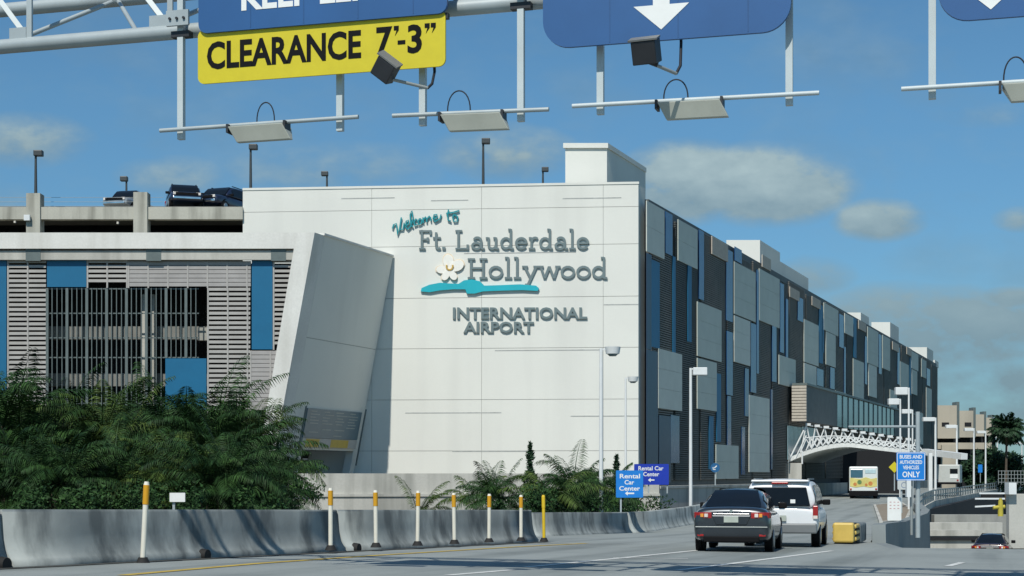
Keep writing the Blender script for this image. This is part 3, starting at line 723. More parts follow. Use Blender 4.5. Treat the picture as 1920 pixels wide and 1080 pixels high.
# slanted side slab with the entrance cut out near its foot
def sp(s,z,d=0.):    # s 0..1 along depth, z height
    k=(z-zbase)/(zt-zbase); x=xr_b+(xr_t-xr_b)*k
    return Vector((x,FY,z))+back*s+fnn*d
zo1=U(0,842,90).z; zo0=zbase
s0,s1=.30,.93
zm=U(0,634,90).z
def sslab(a,b_,z0,z1,m,name,d0=-.5,d1=0.):
    return MB().hexa([sp(a,z0,d1),sp(b_,z0,d1),sp(b_,z0,d0),sp(a,z0,d0)],[sp(a,z1,d1),sp(b_,z1,d1),sp(b_,z1,d0),sp(a,z1,d0)]).build(name,m,gar)
sslab(.118,.985,zm+.02,zt,white_wall,'slanted_side'); sslab(.118,.985,zo1,zm-.02,white_wall,'slanted_side')
sslab(.119,.984,zm-.03,zm+.03,joint_dark,'side_joint',-.45,-.04)
sslab(.118,s0,zo0,zo1-.002,white_wall,'slanted_side'); sslab(s1,.985,zo0,zo1-.002,white_wall,'slanted_side')
q=MB(); q.hexa([sp(.1,zt,.08),sp(.985,zt,.08),sp(.985,zt,-.6),sp(.1,zt,-.6)],[p+Vector((0,0,.12)) for p in (sp(.1,zt,.08),sp(.985,zt,.08),sp(.985,zt,-.6),sp(.1,zt,-.6))]); q.build('side_coping',white_frame,gar)
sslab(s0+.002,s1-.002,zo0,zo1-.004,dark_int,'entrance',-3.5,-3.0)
# entrance board
eb0,eb1=U(0,838,90).z,U(0,765,91).z
board=sslab(.26,.93,eb0+.55,eb1,mat('board_blue',(.10,.165,.20),.35,var=.1),'entrance_board',.02,.12)
q=MB(); 
for k in range(9):
    z=eb1-.18-.17*k
    for j in range(4):
        a=.29+j*.155+random.uniform(0,.03); b_=a+random.uniform(.06,.14)
        if k>4 and random.random()<.5: continue
        q.hexa([sp(a,z,.13),sp(b_,z,.13),sp(b_,z,.121),sp(a,z,.121)],[sp(a,z+.05,.13),sp(b_,z+.05,.13),sp(b_,z+.05,.121),sp(a,z+.05,.121)])
q.build('board_lines',mat('board_text',(.34,.38,.36),.5),board)
sslab(.26,.93,eb0+.02,eb0+.53,mat('board_grey',(.40,.41,.40),.5),'clearance_strip',.02,.12)
for a,b_ in ((.30,.46),(.60,.82)): sslab(a,b_,eb0+.04,eb0+.50,mat('strip_yellow',(.52,.37,.04),.5),'clearance_strip_end',.122,.13)
q=MB(); q.tube(sp(.95,zbase+1.0,.25),sp(.95,eb1+.2,.25),.05,8); q.tube(sp(.22,zbase+1.0,.2),sp(.22,eb1+.1,.2),.05,8); q.build('board_post',mull,gar)
for a,b_ in ((.36,.52),(.60,.74)): sslab(a,b_,U(0,860,92).z-.04,U(0,860,92).z+.06,mat('tube_lamp',(.75,.72,.75),.4),'tube_lamp',-2.2,-2.0)
# screens
def sxp(px): return (px-960)*SY/F
def szp(py): return EYE+(HOR-py)*SY/F
def panel(px0,px1,py0,py1,m,name,y=SY,th=.12):
    k=(y)/F
    return MB().box(((px0-960)*k,y,EYE+(HOR-py1)*k),((px1-960)*k,y+th,EYE+(HOR-py0)*k)).build(name,m,gar)
def slats(px0,px1,py0,py1,m,name,pitch=9.,fill=.55,y=SY,mull_every=37):
    q=MB(); k=y/F; n=int((py1-py0)/pitch)
    x0,x1=(px0-960)*k,(px1-960)*k
    for i in range(n):
        z1=EYE+(HOR-(py0+i*pitch))*k; z0=z1-pitch*fill*k
        q.hexa([(x0,y,z0),(x1,y,z0),(x1,y+.11,z0+.03),(x0,y+.11,z0+.03)],[(x0,y,z1),(x1,y,z1),(x1,y+.11,z1+.03),(x0,y+.11,z1+.03)])
    o=q.build(name,m,gar); px=px0
    while px<=px1+1:
        x=(px-960)*k; MB().box((x-.04,y-.02,EYE+(HOR-py1)*k),(x+.04,y+.14,EYE+(HOR-py0)*k)).build('slat_post',slat_w,o); px+=mull_every
    return o
panel(-70,12,487,745,blue_panel,'blue_panel'); panel(88,162,487,538,blue_panel,'blue_panel'); panel(472,511,486,655,blue_panel,'blue_panel'); panel(310,387,672,768,blue_panel,'blue_panel')
slats(-200,-72,488,775,slat_w,'slat_screen')
slats(15,86,488,775,slat_w,'slat_screen'); slats(164,239,488,540,slat_w,'slat_screen'); slats(241,470,490,540,slat_g,'slat_screen',8.,.86)
slats(390,469,540,775,slat_w,'slat_screen'); slats(513,552,488,656,slat_w,'slat_screen',9,.5); slats(470,530,658,775,slat_g,'slat_screen',8.,.86)
wn_=MB(); k=SY/F
i=0; px=88
while px<=372:
    x=(px-960)*k; big=(i%4==0); w_=.075 if big else .022
    lowpy = 760 if px<308 else 671
    wn_.box((x-w_,SY+.02,EYE+(HOR-lowpy)*k),(x+w_,SY+.12,EYE+(HOR-540)*k)); px+=9.3; i+=1
for py in (541,587,633,670,756):
    x1=372 if py<672 else 308
    wn_.box(((88-960)*k,SY+.125,szp(py+1)),((x1-960)*k,SY+.18,szp(py-1)))
wn_.build('barred_window',mull,gar)
# interior: slabs, columns, back wall
panel(84,390,612,636,deck_in,'floor_slab',SY+1.6,.6); panel(84,390,700,724,deck_in,'floor_slab',SY+1.6,.6); panel(-300,556,470,487,conc_pale,'floor_slab',FY+.16,.25)
panel(371,389,614,638,conc_pale,'floor_slab',SY+.9,.5)
for px in (62,288,522): panel(px-14,px+14,466,489,mull,'column',FY+.14,.30)
for px in (270,286): panel(px-4,px+4,552,760,conc_pale,'column',SY+1.0,.3)
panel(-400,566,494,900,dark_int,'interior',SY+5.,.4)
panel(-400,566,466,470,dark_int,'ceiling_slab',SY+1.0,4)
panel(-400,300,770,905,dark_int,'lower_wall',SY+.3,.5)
# top deck
def tp_(px0,px1,py0,py1,m,name,y=TYY,th=.6): 
    return panel(px0,px1,py0,py1,m,name,y,th)
tp_(-260,455,388,411,conc,'parapet'); tp_(-260,455,436,480,conc,'floor_beam',TYY+.02,.6)
for px,tpy in ((-150,362),(62,362),(263,360)): tp_(px-13,px+13,tpy,436,conc,'column',TYY-.12,.9)
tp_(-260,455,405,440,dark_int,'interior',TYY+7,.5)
dz=18.36
q=MB(); q.hexa([(-48,101.5,dz-.5),(7.6,101.5,dz-.5),(16,128,dz-.5),(-48,128,dz-.5)],[(-48,101.5,dz),(7.6,101.5,dz),(16,128,dz),(-48,128,dz)]); q.build('top_deck',deck_in,gar)
q=MB()
for z in (.35,.62,.9): q.tube((-41,101,17.95+z),(-22,101,17.95+z),.012,5)
q.build('cable_rail',steel_d,gar)
for px,py in ((221,420),(405,413),(28,418)):
    c=U(px,py,TYY+1.5); MB().tube(c,c+Vector((0,0,.14)),.08,8).build('ceiling_lamp',mat('pale_lamp',(.7,.7,.65),.4),gar)
q=U(50,407,98.6); MB().box((q.x-.18,q.y,q.z-.2),(q.x+.18,q.y+.2,q.z+.15)).build('junction_box',white_steel,gar)
# ------------------------------------------------------------------ roof lamps
def roof_lamp(px,top,base,Y,flip,label):
    a=U(px,base+6,Y); b_=U(px,top+8,Y)
    t=thing('roof_lamp',label,'roof lamp',a,0,'dark lamps on the garage roof')
    MB().tube(a,b_,.10,10,.07).build('pole',pole_dark,t)
    s=-1 if flip else 1
    q=MB(); q.box((b_.x-.1*s if s>0 else b_.x-.45,b_.y-.22,b_.z),(b_.x+.45 if s>0 else b_.x+.1,b_.y+.22,b_.z+.36)); q.build('lamp_head',pole_dark,t,bevel=.05)
for a in ((67,285,362,99.3,0,'tall dark roof lamp on the leftmost concrete column'),(237,332,392,120,1,'short dark roof lamp behind the silver pickup'),(470,273,358,104,0,'dark roof lamp at the left end of the white wall'),
          (613,322,358,128,1,'small dark roof lamp above the middle of the white wall'),(906,262,352,104,0,'tallest dark roof lamp above the lettering'),(1018,314,352,128,0,'small dark roof lamp left of the white penthouse')): roof_lamp(*a)
# ------------------------------------------------------------------ cars
def car(name,label,cat,loc,yaw,kind,paint,scale=(1,1,1),group=None,low=None):
    t=thing(name,label,cat,loc,yaw,group); t.scale=scale
    if kind=='sedan':
        L=4.5
        st=[(0,.46,.86,.70),(.02,.36,.99,.79),(.10,.29,1.05,.85),(.40,.25,1.07,.875),(1.0,.2,1.01,.885),(2.3,.2,.97,.885),(3.2,.2,.96,.88),(3.7,.24,.9,.87),(4.2,.27,.8,.83),(4.42,.3,.70,.76),(4.5,.38,.6,.66)]
        gh=[(.40,.74,.70,1.0,1.05),(.62,.77,.68,.99,1.14),(.95,.78,.61,.98,1.30),(1.3,.79,.565,.97,1.42),(1.75,.79,.545,.97,1.465),(2.2,.79,.545,.96,1.46),(2.6,.79,.61,.95,1.40),(3.0,.78,.66,.94,1.2),(3.4,.76,.72,.93,.98)]
        rg=(0,4); sgl=(2,7); wr=.325; wy=(.93,3.55)
    else:
        L=4.75
        st=[(0,.55,.98,.84),(.02,.46,1.06,.90),(.12,.42,1.10,.935),(.5,.4,1.1,.945),(3.5,.4,1.08,.945),(4.1,.42,1.06,.93),(4.6,.46,1.0,.88),(4.75,.52,.85,.80)]
        gh=[(.04,.88,.80,1.05,1.50),(.10,.89,.76,1.05,1.70),(.3,.89,.75,1.05,1.78),(.9,.89,.74,1.05,1.80),(2.4,.89,.74,1.05,1.79),(2.85,.89,.77,1.05,1.68),(3.2,.88,.80,1.05,1.42),(3.55,.86,.82,1.05,1.12)]
        rg=None; sgl=(1,6); wr=.36; wy=(.95,3.8)
        if kind=='pickup': gh=[(1.9,.88,.80,1.05,1.2),(1.95,.89,.76,1.05,1.70)]+gh[4:]; sgl=(1,4)
    h=L/2
    rings=[]
    for y,zb,zt_,hw in st:
        H=zt_-zb
        half=[(.0,zb),(hw*.85,zb),(hw*.97,zb+.08*H),(hw,zb+.35*H),(hw*.99,zb+.66*H),(hw*.945,zb+.87*H),(hw*.82,zt_-.01),(hw*.45,zt_+.012),(0,zt_+.02)]
        ring=[Vector((x,y-h,z)) for x,z in half]+[Vector((-x,y-h,z)) for x,z in half[-2:0:-1]]
        rings.append(ring)
    MB().loft(rings).build('body',paint,t,True,sub=2)
    rings=[]
    for y,wb,wt,zb,zt_ in gh:
        half=[(0,zb-.04),(wb,zb-.04),((wb*.5+wt*.5)+.02,(zb+zt_)/2),(wt,zt_-.06),(wt-.13,zt_),(0,zt_+.035)]
        rings.append([Vector((x,y-h,z)) for x,z in half]+[Vector((-x,y-h,z)) for x,z in half[-2:0:-1]])
    MB().loft(rings).build('cabin',paint,t,True,sub=2)
    if rg:
        a=[]; 
        for y,wb,wt,zb,zt_ in gh[rg[0]:rg[1]]: a.append([Vector((x,y-h-.012,zt_+.012+.022*(1-abs(x)/wt))) for x in (-(wt-.07),-(wt-.07)*.5,0,(wt-.07)*.5,wt-.07)])
        MB().loft(a,False,False).build('rear_window',glass_car,t,True)
    elif kind=='suv':
        P=[(-.74,1.12),(.74,1.12),(.64,1.60),(-.64,1.60)]
        MB().prism([Vector((x,-h-.035+(.06 if z>1.5 else 0),z)) for x,z in P],[Vector((x,-h+.14,z)) for x,z in P]).build('rear_window',glass_car,t,True,bevel=.02)
    # windshield
    a=[]
    for y,wb,wt,zb,zt_ in gh[-4:]: a.append([Vector((x,y-h+.02,zt_+.012)) for x in (-(wt-.06),0,wt-.06)])
    MB().loft(a,False,False).build('windscreen',glass_car,t,True)
    for s in (-1,1):
        a=[]
        for y,wb,wt,zb,zt_ in gh[sgl[0]:sgl[1]]:
            pb=Vector((wb,y-h,zb-.04)); pt=Vector((wt,y-h,zt_-.05)); pm=Vector(((wb+wt)/2+.02,y-h,(zb+zt_)/2))
            l=[pb.lerp(pm,.3),pm,pm.lerp(pt,.72)]
            a.append([Vector(((p.x+.012)*s,p.y,p.z)) for p in l])
        MB().loft(a,False,False).build('side_window',glass_car,t,True)
    for y in wy:
        for s in (-1,1):
            x0=.70 if kind=='sedan' else .74; x1=.895 if kind=='sedan' else .955
            w=bpy.data.objects.new('wheel',None); C.objects.link(w); w.parent=t; w.location=(0,y-h,wr)
            q=MB(); q.tube((x0*s-.02*s,0,0),(x1*s-.02*s,0,0),wr-.015,24); q.tube(((x0+.03)*s,0,0),((x1-.05)*s,0,0),wr,24); q.build('tyre',tyre,w,True)
            q=MB(); q.tube((x1*s-.03*s,0,0),(x1*s-.005*s,0,0),wr*.62,20,wr*.58); q.build('rim',rim,w,True)
            MB().tube((x1*s-.16*s,y-h,wr+.02),(x1*s-.028*s,y-h,wr+.02),wr+.075,24).build('wheel_arch',black_m,t,True)
    for s in (-1,1):
        y=(gh[-1][0]-.45)-h; x=(.87 if kind=='sedan' else .90)
        MB().obox((x*s+.07*s,y,1.05 if kind=='sedan' else 1.17),(.10,0,0),(0,.06,0),(0,0,.075)).build('mirror',black_m,t,True,bevel=.03)
    if kind=='sedan':
        for s in (-1,1):
            # wrap-round lamp following the rear corner
            def lens(pts,m,nm,z0,z1,o=.012):
                f=[Vector((x*s,y-h-o,z0)) for x,y in pts]; g_=[Vector((x*s,y-h-o,z1)) for x,y in pts]
                b0=[Vector((x*s*.96,y-h+.06,z0)) for x,y in pts]; b1=[Vector((x*s*.96,y-h+.06,z1)) for x,y in pts]
                q=MB()
                for i in range(len(pts)-1): q.hexa([f[i],f[i+1],b0[i+1],b0[i]],[g_[i],g_[i+1],b1[i+1],b1[i]])
                return q.build(nm,m,t,True,bevel=.008)
            tl=lens([(.44,.005),(.60,.015),(.74,.04),(.83,.12),(.868,.26)],red_l,'tail_light',.81,.945)
            a=lens([(.62,.0),(.69,.012)],amber_l,'indicator',.835,.915,.02); b_=lens([(.52,-.01),(.60,.0)],white_l,'reverse_lens',.835,.915,.02)
            a.parent=tl; b_.parent=tl
            lens([(.62,.0),(.76,.03)],red_l,'reflector',.40,.45,.0)
        MB().box((-.16,-h-.045,.72),(.16,-h-.02,.86)).build('licence_plate',plate_m,t,True)
        MB().box((-.40,-h-.035,.905),(.40,-h,.922)).build('chrome_strip',chrome,t,True,bevel=.006)
        MB().tube((0,-h-.01,.975),(0,-h-.03,.975),.035,12).build('badge',chrome,t,True)
        MB().hexa([(-.34,-h-.02,.66),(.34,-h-.02,.66),(.34,-h+.1,.66),(-.34,-h+.1,.66)],[(-.44,-h-.022,.88),(.44,-h-.022,.88),(.44,-h+.1,.88),(-.44,-h+.1,.88)]).build('plate_recess',low or paint,t,True,bevel=.02)
        MB().box((-.80,-h-.012,.60),(.80,-h+.05,.625)).build('bumper_edge',chrome if False else steel_d,t,True,bevel=.008)
        MB().box((-.62,-h-.0,.27),(.62,-h+.25,.40)).build('bumper_skirt',black_m,t,True,bevel=.02)
    elif kind=='suv':
        for s in (-1,1):
            tl=MB().box((.80 if s>0 else -.925,-h-.02,.80),(.925 if s>0 else -.80,-h+.18,1.13)).build('tail_light',red_l,t,True,bevel=.02)
            q=MB().box((.81 if s>0 else -.915,-h-.028,.80),(.915 if s>0 else -.81,-h+.0,.88)).build('reverse_lens',white_l,tl,True)
            MB().beam((.66*s,-h+.5,1.805),(.66*s,-h+2.5,1.805),.05,.04).build('roof_rail',low or black_m,t,True)
        MB().box((-.90,-h-.09,.42),(.90,-h+.12,.68)).build('bumper',low or black_m,t,True,bevel=.04)
        MB().box((-.16,-h-.05,.74),(.16,-h-.02,.88)).build('licence_plate',plate_m,t,True)
        MB().box((-.20,-h+.0,1.685),(.20,-h+.14,1.735)).build('brake_light',red_l,t,True,bevel=.01)
        MB().box((-.70,-h+.02,1.735),(.70,-h+.4,1.79)).build('spoiler',paint,t,True,bevel=.02)
        for x,z,r_ in ((.05,1.16,.07),(.32,1.24,.06)):
            MB().obox((x,-h-.042,z),(r_,0,0),(0,.004,0),(0,0,r_*.8)).build('window_sticker',sign_white,t,True,bevel=.02)
    if kind!='sedan':
        MB().box((-.62,h-.02,.78),(.62,h+.03,.95)).build('grille',black_m,t,True,bevel=.02)
        MB().box((-.75,h-.02,.55),(.75,h+.06,.70)).build('front_bumper',chrome,t,True,bevel=.03)
        for s in (-1,1): MB().box((.62*s-.13,h-.06,.80),(.62*s+.13,h+.02,.96)).build('headlight',white_l,t,True,bevel=.02)
    return t
p_dark=mat('dark_grey_paint',(.030,.037,.046),.3,metal=.35,var=.05,coat=.8)
p_white=mat('white_paint',(.72,.74,.75),.4,var=.03,coat=.4)
p_red=mat('dark_red_paint',(.022,.008,.010),.3,coat=.6,var=.05)
p_silver=mat('silver_paint',(.40,.42,.42),.35,metal=.4,var=.04,coat=.4)
p_navy=mat('navy_paint',(.012,.018,.045),.3,coat=.6,var=.05)
p_grey=mat('dull_cladding_paint',(.17,.185,.19),.5,var=.05)
p_mid=mat('pale_paint',(.5,.5,.47),.4,coat=.4,var=.04)
def place(px,Y,dz_=0.):
    X=(px-960)*Y/F; return Vector((X,Y,zr(X,Y)+dz_))
yawS=-math.atan(.235)
p=place(1371,34.6); fwd=Vector((math.sin(-yawS),math.cos(-yawS),0)); p=p+fwd*2.25; p.z=zr(p.x,p.y)-.0
car('sedan','dark grey sedan in front, seen from behind on the road','car',p,yawS,'sedan',p_dark,(.97,1,.955),low=p_dark)
yawV=-math.atan(.25)
p=place(1462,39.3); fwd=Vector((math.sin(-yawV),math.cos(-yawV),0)); p=p+fwd*2.37; p.z=zr(p.x,p.y)-.02
car('suv','white boxy car with grey bumper, ahead of the dark sedan','car',p,yawV,'suv',p_white,(1,1,.96),low=p_grey)
Y=78.; X=(1861-960)*Y/F
car('sedan','very dark red car half hidden by the road crest at right','car',(X,Y,-2.98),-math.atan(.36),'sedan',p_red,low=p_red)
# rooftop cars
for (px,Y,kind,paint,lab,yw) in ((244,106,'pickup',p_silver,'silver pickup facing out on the garage roof behind a concrete column',R(168)),
                             (345,104.5,'suv',p_navy,'dark navy car left of its pair on the garage roof',R(196)),
                             (418,105.5,'suv',p_navy,'dark navy car parked against the white wall end on the garage roof',R(160)),
                             (283,112,'sedan',p_navy,'small dark car behind the pickup, right of the concrete column',R(150)),
                             (12,108,'sedan',p_mid,'pale car roof showing above the parapet at far left',R(95))):
    rc=car('parked_'+('pickup' if kind=='pickup' else 'car'),lab,'car',((px-960)*Y/F,Y,dz-(.55 if kind=='sedan' and px<50 else 0.)),yw,kind,paint,group='cars parked on the garage roof')
    if kind=='suv': rc.scale=(1.16,1.05,1.06)
# ------------------------------------------------------------------ vegetation
def frond(mb, base, az, el, L, droop, nl, lw, ll, rnd):
    """arching palm frond: a curved midrib with leaflets combed to both sides and hanging"""
    d=Vector((math.cos(az)*math.cos(el),math.sin(az)*math.cos(el),math.sin(el)))
    p=Vector(base); n=nl; step=L/n; side=Vector((-math.sin(az),math.cos(az),0)); hz=Vector((math.cos(az),math.sin(az),0))
    prev=p.copy()
    for i in range(n):
        f=i/n
        d=(d+(Vector((0,0,-1))*1.25+hz*.25)*droop*(.25+1.1*f)/n).normalized(); p=p+d*step
        up=d.cross(side)
        if i%3==2 or i==n-1:
            w=.02*(1-f)+.004; mb.add([prev-side*w,prev+side*w,p+side*w,p-side*w],[(0,1,2,3)]); prev=p.copy()
        if f<.14: continue
        l=ll*(math.sin(math.pi*min(1,f*.86+.10))**.7)*rnd.uniform(.88,1.08)
        for s in (-1,1):
            ld=(d*.55+side*s*.85-up*rnd.uniform(.05,.35)+Vector((0,0,-.15))).normalized()
            m_=p+ld*l*.5; e=p+ld*l*.92+Vector((0,0,-l*rnd.uniform(.22,.42)))
            wv=(d-ld*d.dot(ld)).normalized()*lw
            mb.add([p,m_+wv,e,m_-wv],[(0,1,2,3)])
def palm_clump(seed, H, nst, nfr, L, m, ll=.42, nl=22, lw=.024):
    rnd=random.Random(seed); tr=MB(); cr=MB()
    for s_ in range(nst):
        a=rnd.uniform(0,2*math.pi); r_=rnd.uniform(0,.45) if nst>1 else 0; hh=H*rnd.uniform(.25,.72) if nst>1 else H*.5
        b=Vector((r_*math.cos(a),r_*math.sin(a),0)); tpp=b*1.9+Vector((0,0,hh))
        tr.tube(b,tpp,.06,8,.035)
        for k in range(nfr):
            az=k*2.399+rnd.uniform(-.4,.4)+s_; el=R(rnd.uniform(5,70)) if k>1 else R(rnd.uniform(66,80))
            frond(cr,tpp-Vector((0,0,rnd.uniform(0,.25))),az,el,L*rnd.uniform(.75,1.15),rnd.uniform(1.0,2.0),nl,lw,ll,rnd)
    global TOPZ; zs=sorted(p.z for p in cr.v); TOPZ=zs[int(len(zs)*.985)]
    return tr,cr
def mk_plant(name,label,cat,tr,cr,loc,m,group=None,sc=1.,rz=0.,barkm=bark):
    t=thing(name,label,cat,loc,rz,group); t.scale=(sc,sc,sc)
    tr.build('trunk',barkm,t,True); cr.build('crown',m,t,True); return t
protos=[]
for i in range(4):
    tr,cr=palm_clump(11+i,4.0,7,12,2.5,None,.55,40,.017)
    protos.append((tr,cr,leafA if i!=2 else leafB,TOPZ))
spots=[(-70,62,690,'palm clump cut by the left edge of the frame'),(35,60,700,'spiky palm clump at the far left before the pale slats'),(120,63,735,'palm clump before the first slatted screen'),
 (205,60,728,'palm clump below the barred windows, left part'),(285,64,735,'palm clump below the barred windows, right part'),(345,61,742,'palm clump before the low blue panel'),
 (412,60,738,'palm clump right of the low blue panel'),(446,62,775,'palm clump beside the foot of the slanted frame'),
 (20,50,805,'low palm behind the barrier at the left edge'),(110,49,815,'low palm above the barrier, left of the orange topped post'),(215,51,810,'low yellowish palm behind the first post'),
 (320,50,815,'low palm behind the small white sign'),(420,49,812,'low palm above the shadowed barrier'),(497,52,862,'last low palm at the right end of the dense thicket')]
made={}
for j,(px,Y,tpy,l) in enumerate(spots):
    k=(j*3+1)%4; X=(px-960)*Y/F; z0=-1.25; H=EYE+(HOR-tpy)*Y/F-z0; sc=H/protos[k][3]
    l2=l
    if k not in made:
        tr,cr,m,_=protos[k]; t=mk_plant('palm_clump',l2,'palm',tr,cr,(X,Y,z0),m,'palms behind the barrier',sc,j*1.3); made[k]=t
    else:
        t=copy_tree(made[k]); t.location=(X,Y,z0); t.scale=(sc,sc,sc*random.uniform(.95,1.08)); t.rotation_euler=(0,0,j*1.7); t['label']=l2
# smaller palms in front of the wall
def extra(px,Y,tpy,seed,label,m,nst=3,nfr=12,L=1.6,ll=.34,z0=-1.2,grp=None,name='palm_clump'):
    X=(px-960)*Y/F; H=EYE+(HOR-tpy)*Y/F-z0
    tr,cr=palm_clump(seed,H*.8,nst,nfr,L,None,ll*1.35,34,.015); return mk_plant(name,label,'palm',tr,cr,(X,Y,z0),m,grp,H/TOPZ)
extra(785,62,898,51,'small palm sprout with splayed fronds before the concrete wall',leafB,1,11,1.6,.26)
extra(935,62,868,52,'bushy palm in the shade of the wall, left of the dark cypress',leafA,2,18,1.6,.34)
extra(893,66,893,53,'low feathery palm at the left end of the shrub bed',leafB,1,12,1.3,.3)
extra(1075,63,855,54,'tallest bushy palm beside the tall white lamp post',leafA,2,22,1.9,.36)
extra(1035,60,885,55,'pale green palm between cypress and tallest palm',leafB,1,16,1.5,.3)
extra(1103,67,882,56,'bushy palm behind the foot of the white lamp post',leafA,4,12,1.3,.28)
def shrub(name,label,px,Y,tpy,wpx,seed,m,cone=False,z0=-1.2,n=1500,cat='shrub',group=None,ls=.11,trunkh=.3):
    rnd=random.Random(seed); X=(px-960)*Y/F; H=EYE+(HOR-tpy)*Y/F-z0; rw=wpx*Y/F/2
    t=thing(name,label,cat,(X,Y,z0),0,group)
    MB().tube((0,0,-.2),(0,0,H*(.85 if cone else .5)),.07,7,.02).build('trunk',bark,t,True)
    blobs=[(rnd.gauss(0,rw*.45),rnd.gauss(0,rw*.45),rnd.uniform(.25,.85)*H,rnd.uniform(.35,.6)*rw) for _ in range(12)]
    q=MB()
    for i in range(n):
        if cone:
            f=rnd.random(); r_=rw*(1-f)**.7*rnd.random()**.4*(.75+.35*math.sin(f*23+rnd.random())); a=rnd.uniform(0,6.28); p=Vector((r_*math.cos(a),r_*math.sin(a),H*(.05+.95*f)))
        else:
            b=rnd.choice(blobs); d=Vector((rnd.gauss(0,1),rnd.gauss(0,1),rnd.gauss(0,1))).normalized()*b[3]*rnd.random()**.33; p=Vector(b[:3])+d
            if p.z<0: p.z=-p.z*.3
            p.z=min(p.z,H)
        u_=Vector((rnd.gauss(0,1),rnd.gauss(0,1),rnd.gauss(.4,.7))).normalized(); w_=u_.orthogonal().normalized(); s=ls*rnd.uniform(.6,1.4)
        q.add([p-w_*s*.35,p+u_*s*.5-w_*s*.1,p+w_*s*.35,p+u_*s+w_*s*.1],[(0,2,3,1)])
    q.build('crown',m,t,True); return t
shrub('cypress','narrow dark conical cypress standing before the white wall',994,66,830,48,61,leafC,True,n=2200)
shrub('cypress','slim dark cypress behind the bright blue sign',1156,70,854,42,62,leafC,True,n=1500)
for i,(px,Y,tpy,w_,l) in enumerate(((1000,57,905,90,'dense dark shrub behind the yellow post'),(1060,60,905,110,'dark shrub behind the lower barrier'),(1105,62,918,80,'shrub at the foot of the tall white lamp post'),
    (1150,65,925,70,'shrub at the foot of the bright blue sign'),(1200,70,930,70,'low shrub right of the bright blue sign'),(940,57,932,60,'shrub just above the end of the far barrier piece'),
    (560,58,880,110,'dark shrub at the right end of the palm thicket'),(470,46,905,130,'shrub filling the thicket foot behind the barrier shadow'),(250,46,900,130,'shrub filling the thicket foot behind the first post'),(60,46,900,130,'shrub filling the thicket foot at the far left'),
    (150,46,905,120,'shrub in the thicket foot between the two left posts'),(360,46,905,120,'shrub in the thicket foot beside the small white sign'))):
    shrub('shrub',l,px,Y,tpy,w_,70+i,leafA,n=1700,group='shrubs behind the barrier')
# thin bare stake near the cypress
# ------------------------------------------------------------------ concrete wall below the garage
cw=thing('concrete_wall','weathered grey concrete wall with a ledge below the white building','wall',U(800,900,88))
q=MB(); 
a=U(540,886,87.6); b_=U(1236,891,91.); c_=U(1420,905,112)
def wseg(A,B_,z1,z0,th,m,name,dd=0.):
    d=(B_-A); d.z=0; d.normalize(); n_=Vector((d.y,-d.x,0))
    if n_.y>0: n_=-n_
    A=A+n_*dd; B_=B_+n_*dd
    MB().hexa([Vector((A.x,A.y,z0)),Vector((B_.x,B_.y,z0)),Vector((B_.x,B_.y,z0))-n_*th,Vector((A.x,A.y,z0))-n_*th],[Vector((A.x,A.y,z1)),Vector((B_.x,B_.y,z1)),Vector((B_.x,B_.y,z1))-n_*th,Vector((A.x,A.y,z1))-n_*th]).build(name,m,cw)
wseg(a,b_,1.42,-2.5,.5,conc_pale,'upper_wall'); wseg(a,b_,.28,.14,.3,conc_pale,'ledge',.18); wseg(a,b_,.135,-2.5,.3,conc_pale,'lower_wall',.10)
wseg(b_+Vector((.05,.2,0)),c_,.55,-2.5,.5,conc_pale,'lower_wall'); wseg(b_+Vector((.05,.2,0)),c_,.70,.555,.6,conc_pale,'ledge',.06)
tag(MB().hexa([(-60,88.4,-4),(8.0,91.2,-4),(9.3,104,-4),(-60,104,-4)],[(-60,88.4,1.05),(8.0,91.2,1.05),(9.3,104,1.05),(-60,104,1.05)]).build('terrace',soil),kind='structure')
# ------------------------------------------------------------------ street lamps
def lamp(px,top,base,Y,label,side=1,cyl=False,r_=.07,group='white street lamps',arm=.35,head=(.62,.3,.26),zb=None):
    a=U(px,base,Y); b_=U(px,top,Y)
    t=thing('street_lamp',label,'street lamp',a,0,group)
    MB().tube(a,b_,r_,12,r_*.75).build('pole',white_steel,t)
    hx=b_.x+side*(arm+head[0]/2)
    MB().beam(b_+Vector((0,0,-.05)),Vector((hx,b_.y,b_.z-.03)),.06,.06).build('arm',white_steel,t)
    if cyl:
        c=Vector((hx,b_.y,b_.z)); MB().tube(c+Vector((0,0,.05)),c+Vector((0,0,-.22)),head[0]/2,16,head[0]*.42).build('lamp_head',white_steel,t)
        MB().tube(c+Vector((0,0,-.22)),c+Vector((0,0,-.31)),head[0]*.36,14,head[0]*.2).build('lens',pale_glass,t)
    else:
        MB().box((hx-head[0]/2,b_.y-head[1]/2,b_.z-head[2]),(hx+head[0]/2,b_.y+head[1]/2,b_.z+.02)).build('lamp_head',white_steel,t,bevel=.03)
    return t
lamp(1127,653,972,62,'tall white lamp with a round hanging head before the white wall',1,True,.085,arm=.14,head=(.62,.3,.3))
lamp(1173,708,905,90,'thin white lamp with a small round head near the wall corner',1,True,.07,arm=.1,head=(.62,.3,.3))
lamp(1295,690,955,75,'white lamp with a boxy head before the dark louvred side',1,False,.085,arm=.1,head=(.66,.4,.34))
lamp(1704,727,960,95,'tallest far lamp with a boxy head behind the post pair',-1,arm=.1,head=(.72,.4,.42))
lamp(1688,748,950,100,'second far lamp, lower and left of the tallest',-1,arm=.1,head=(.66,.4,.36))
lamp(1711,768,950,120,'third far lamp just right of the tallest',-1,arm=.1,head=(.72,.4,.3))
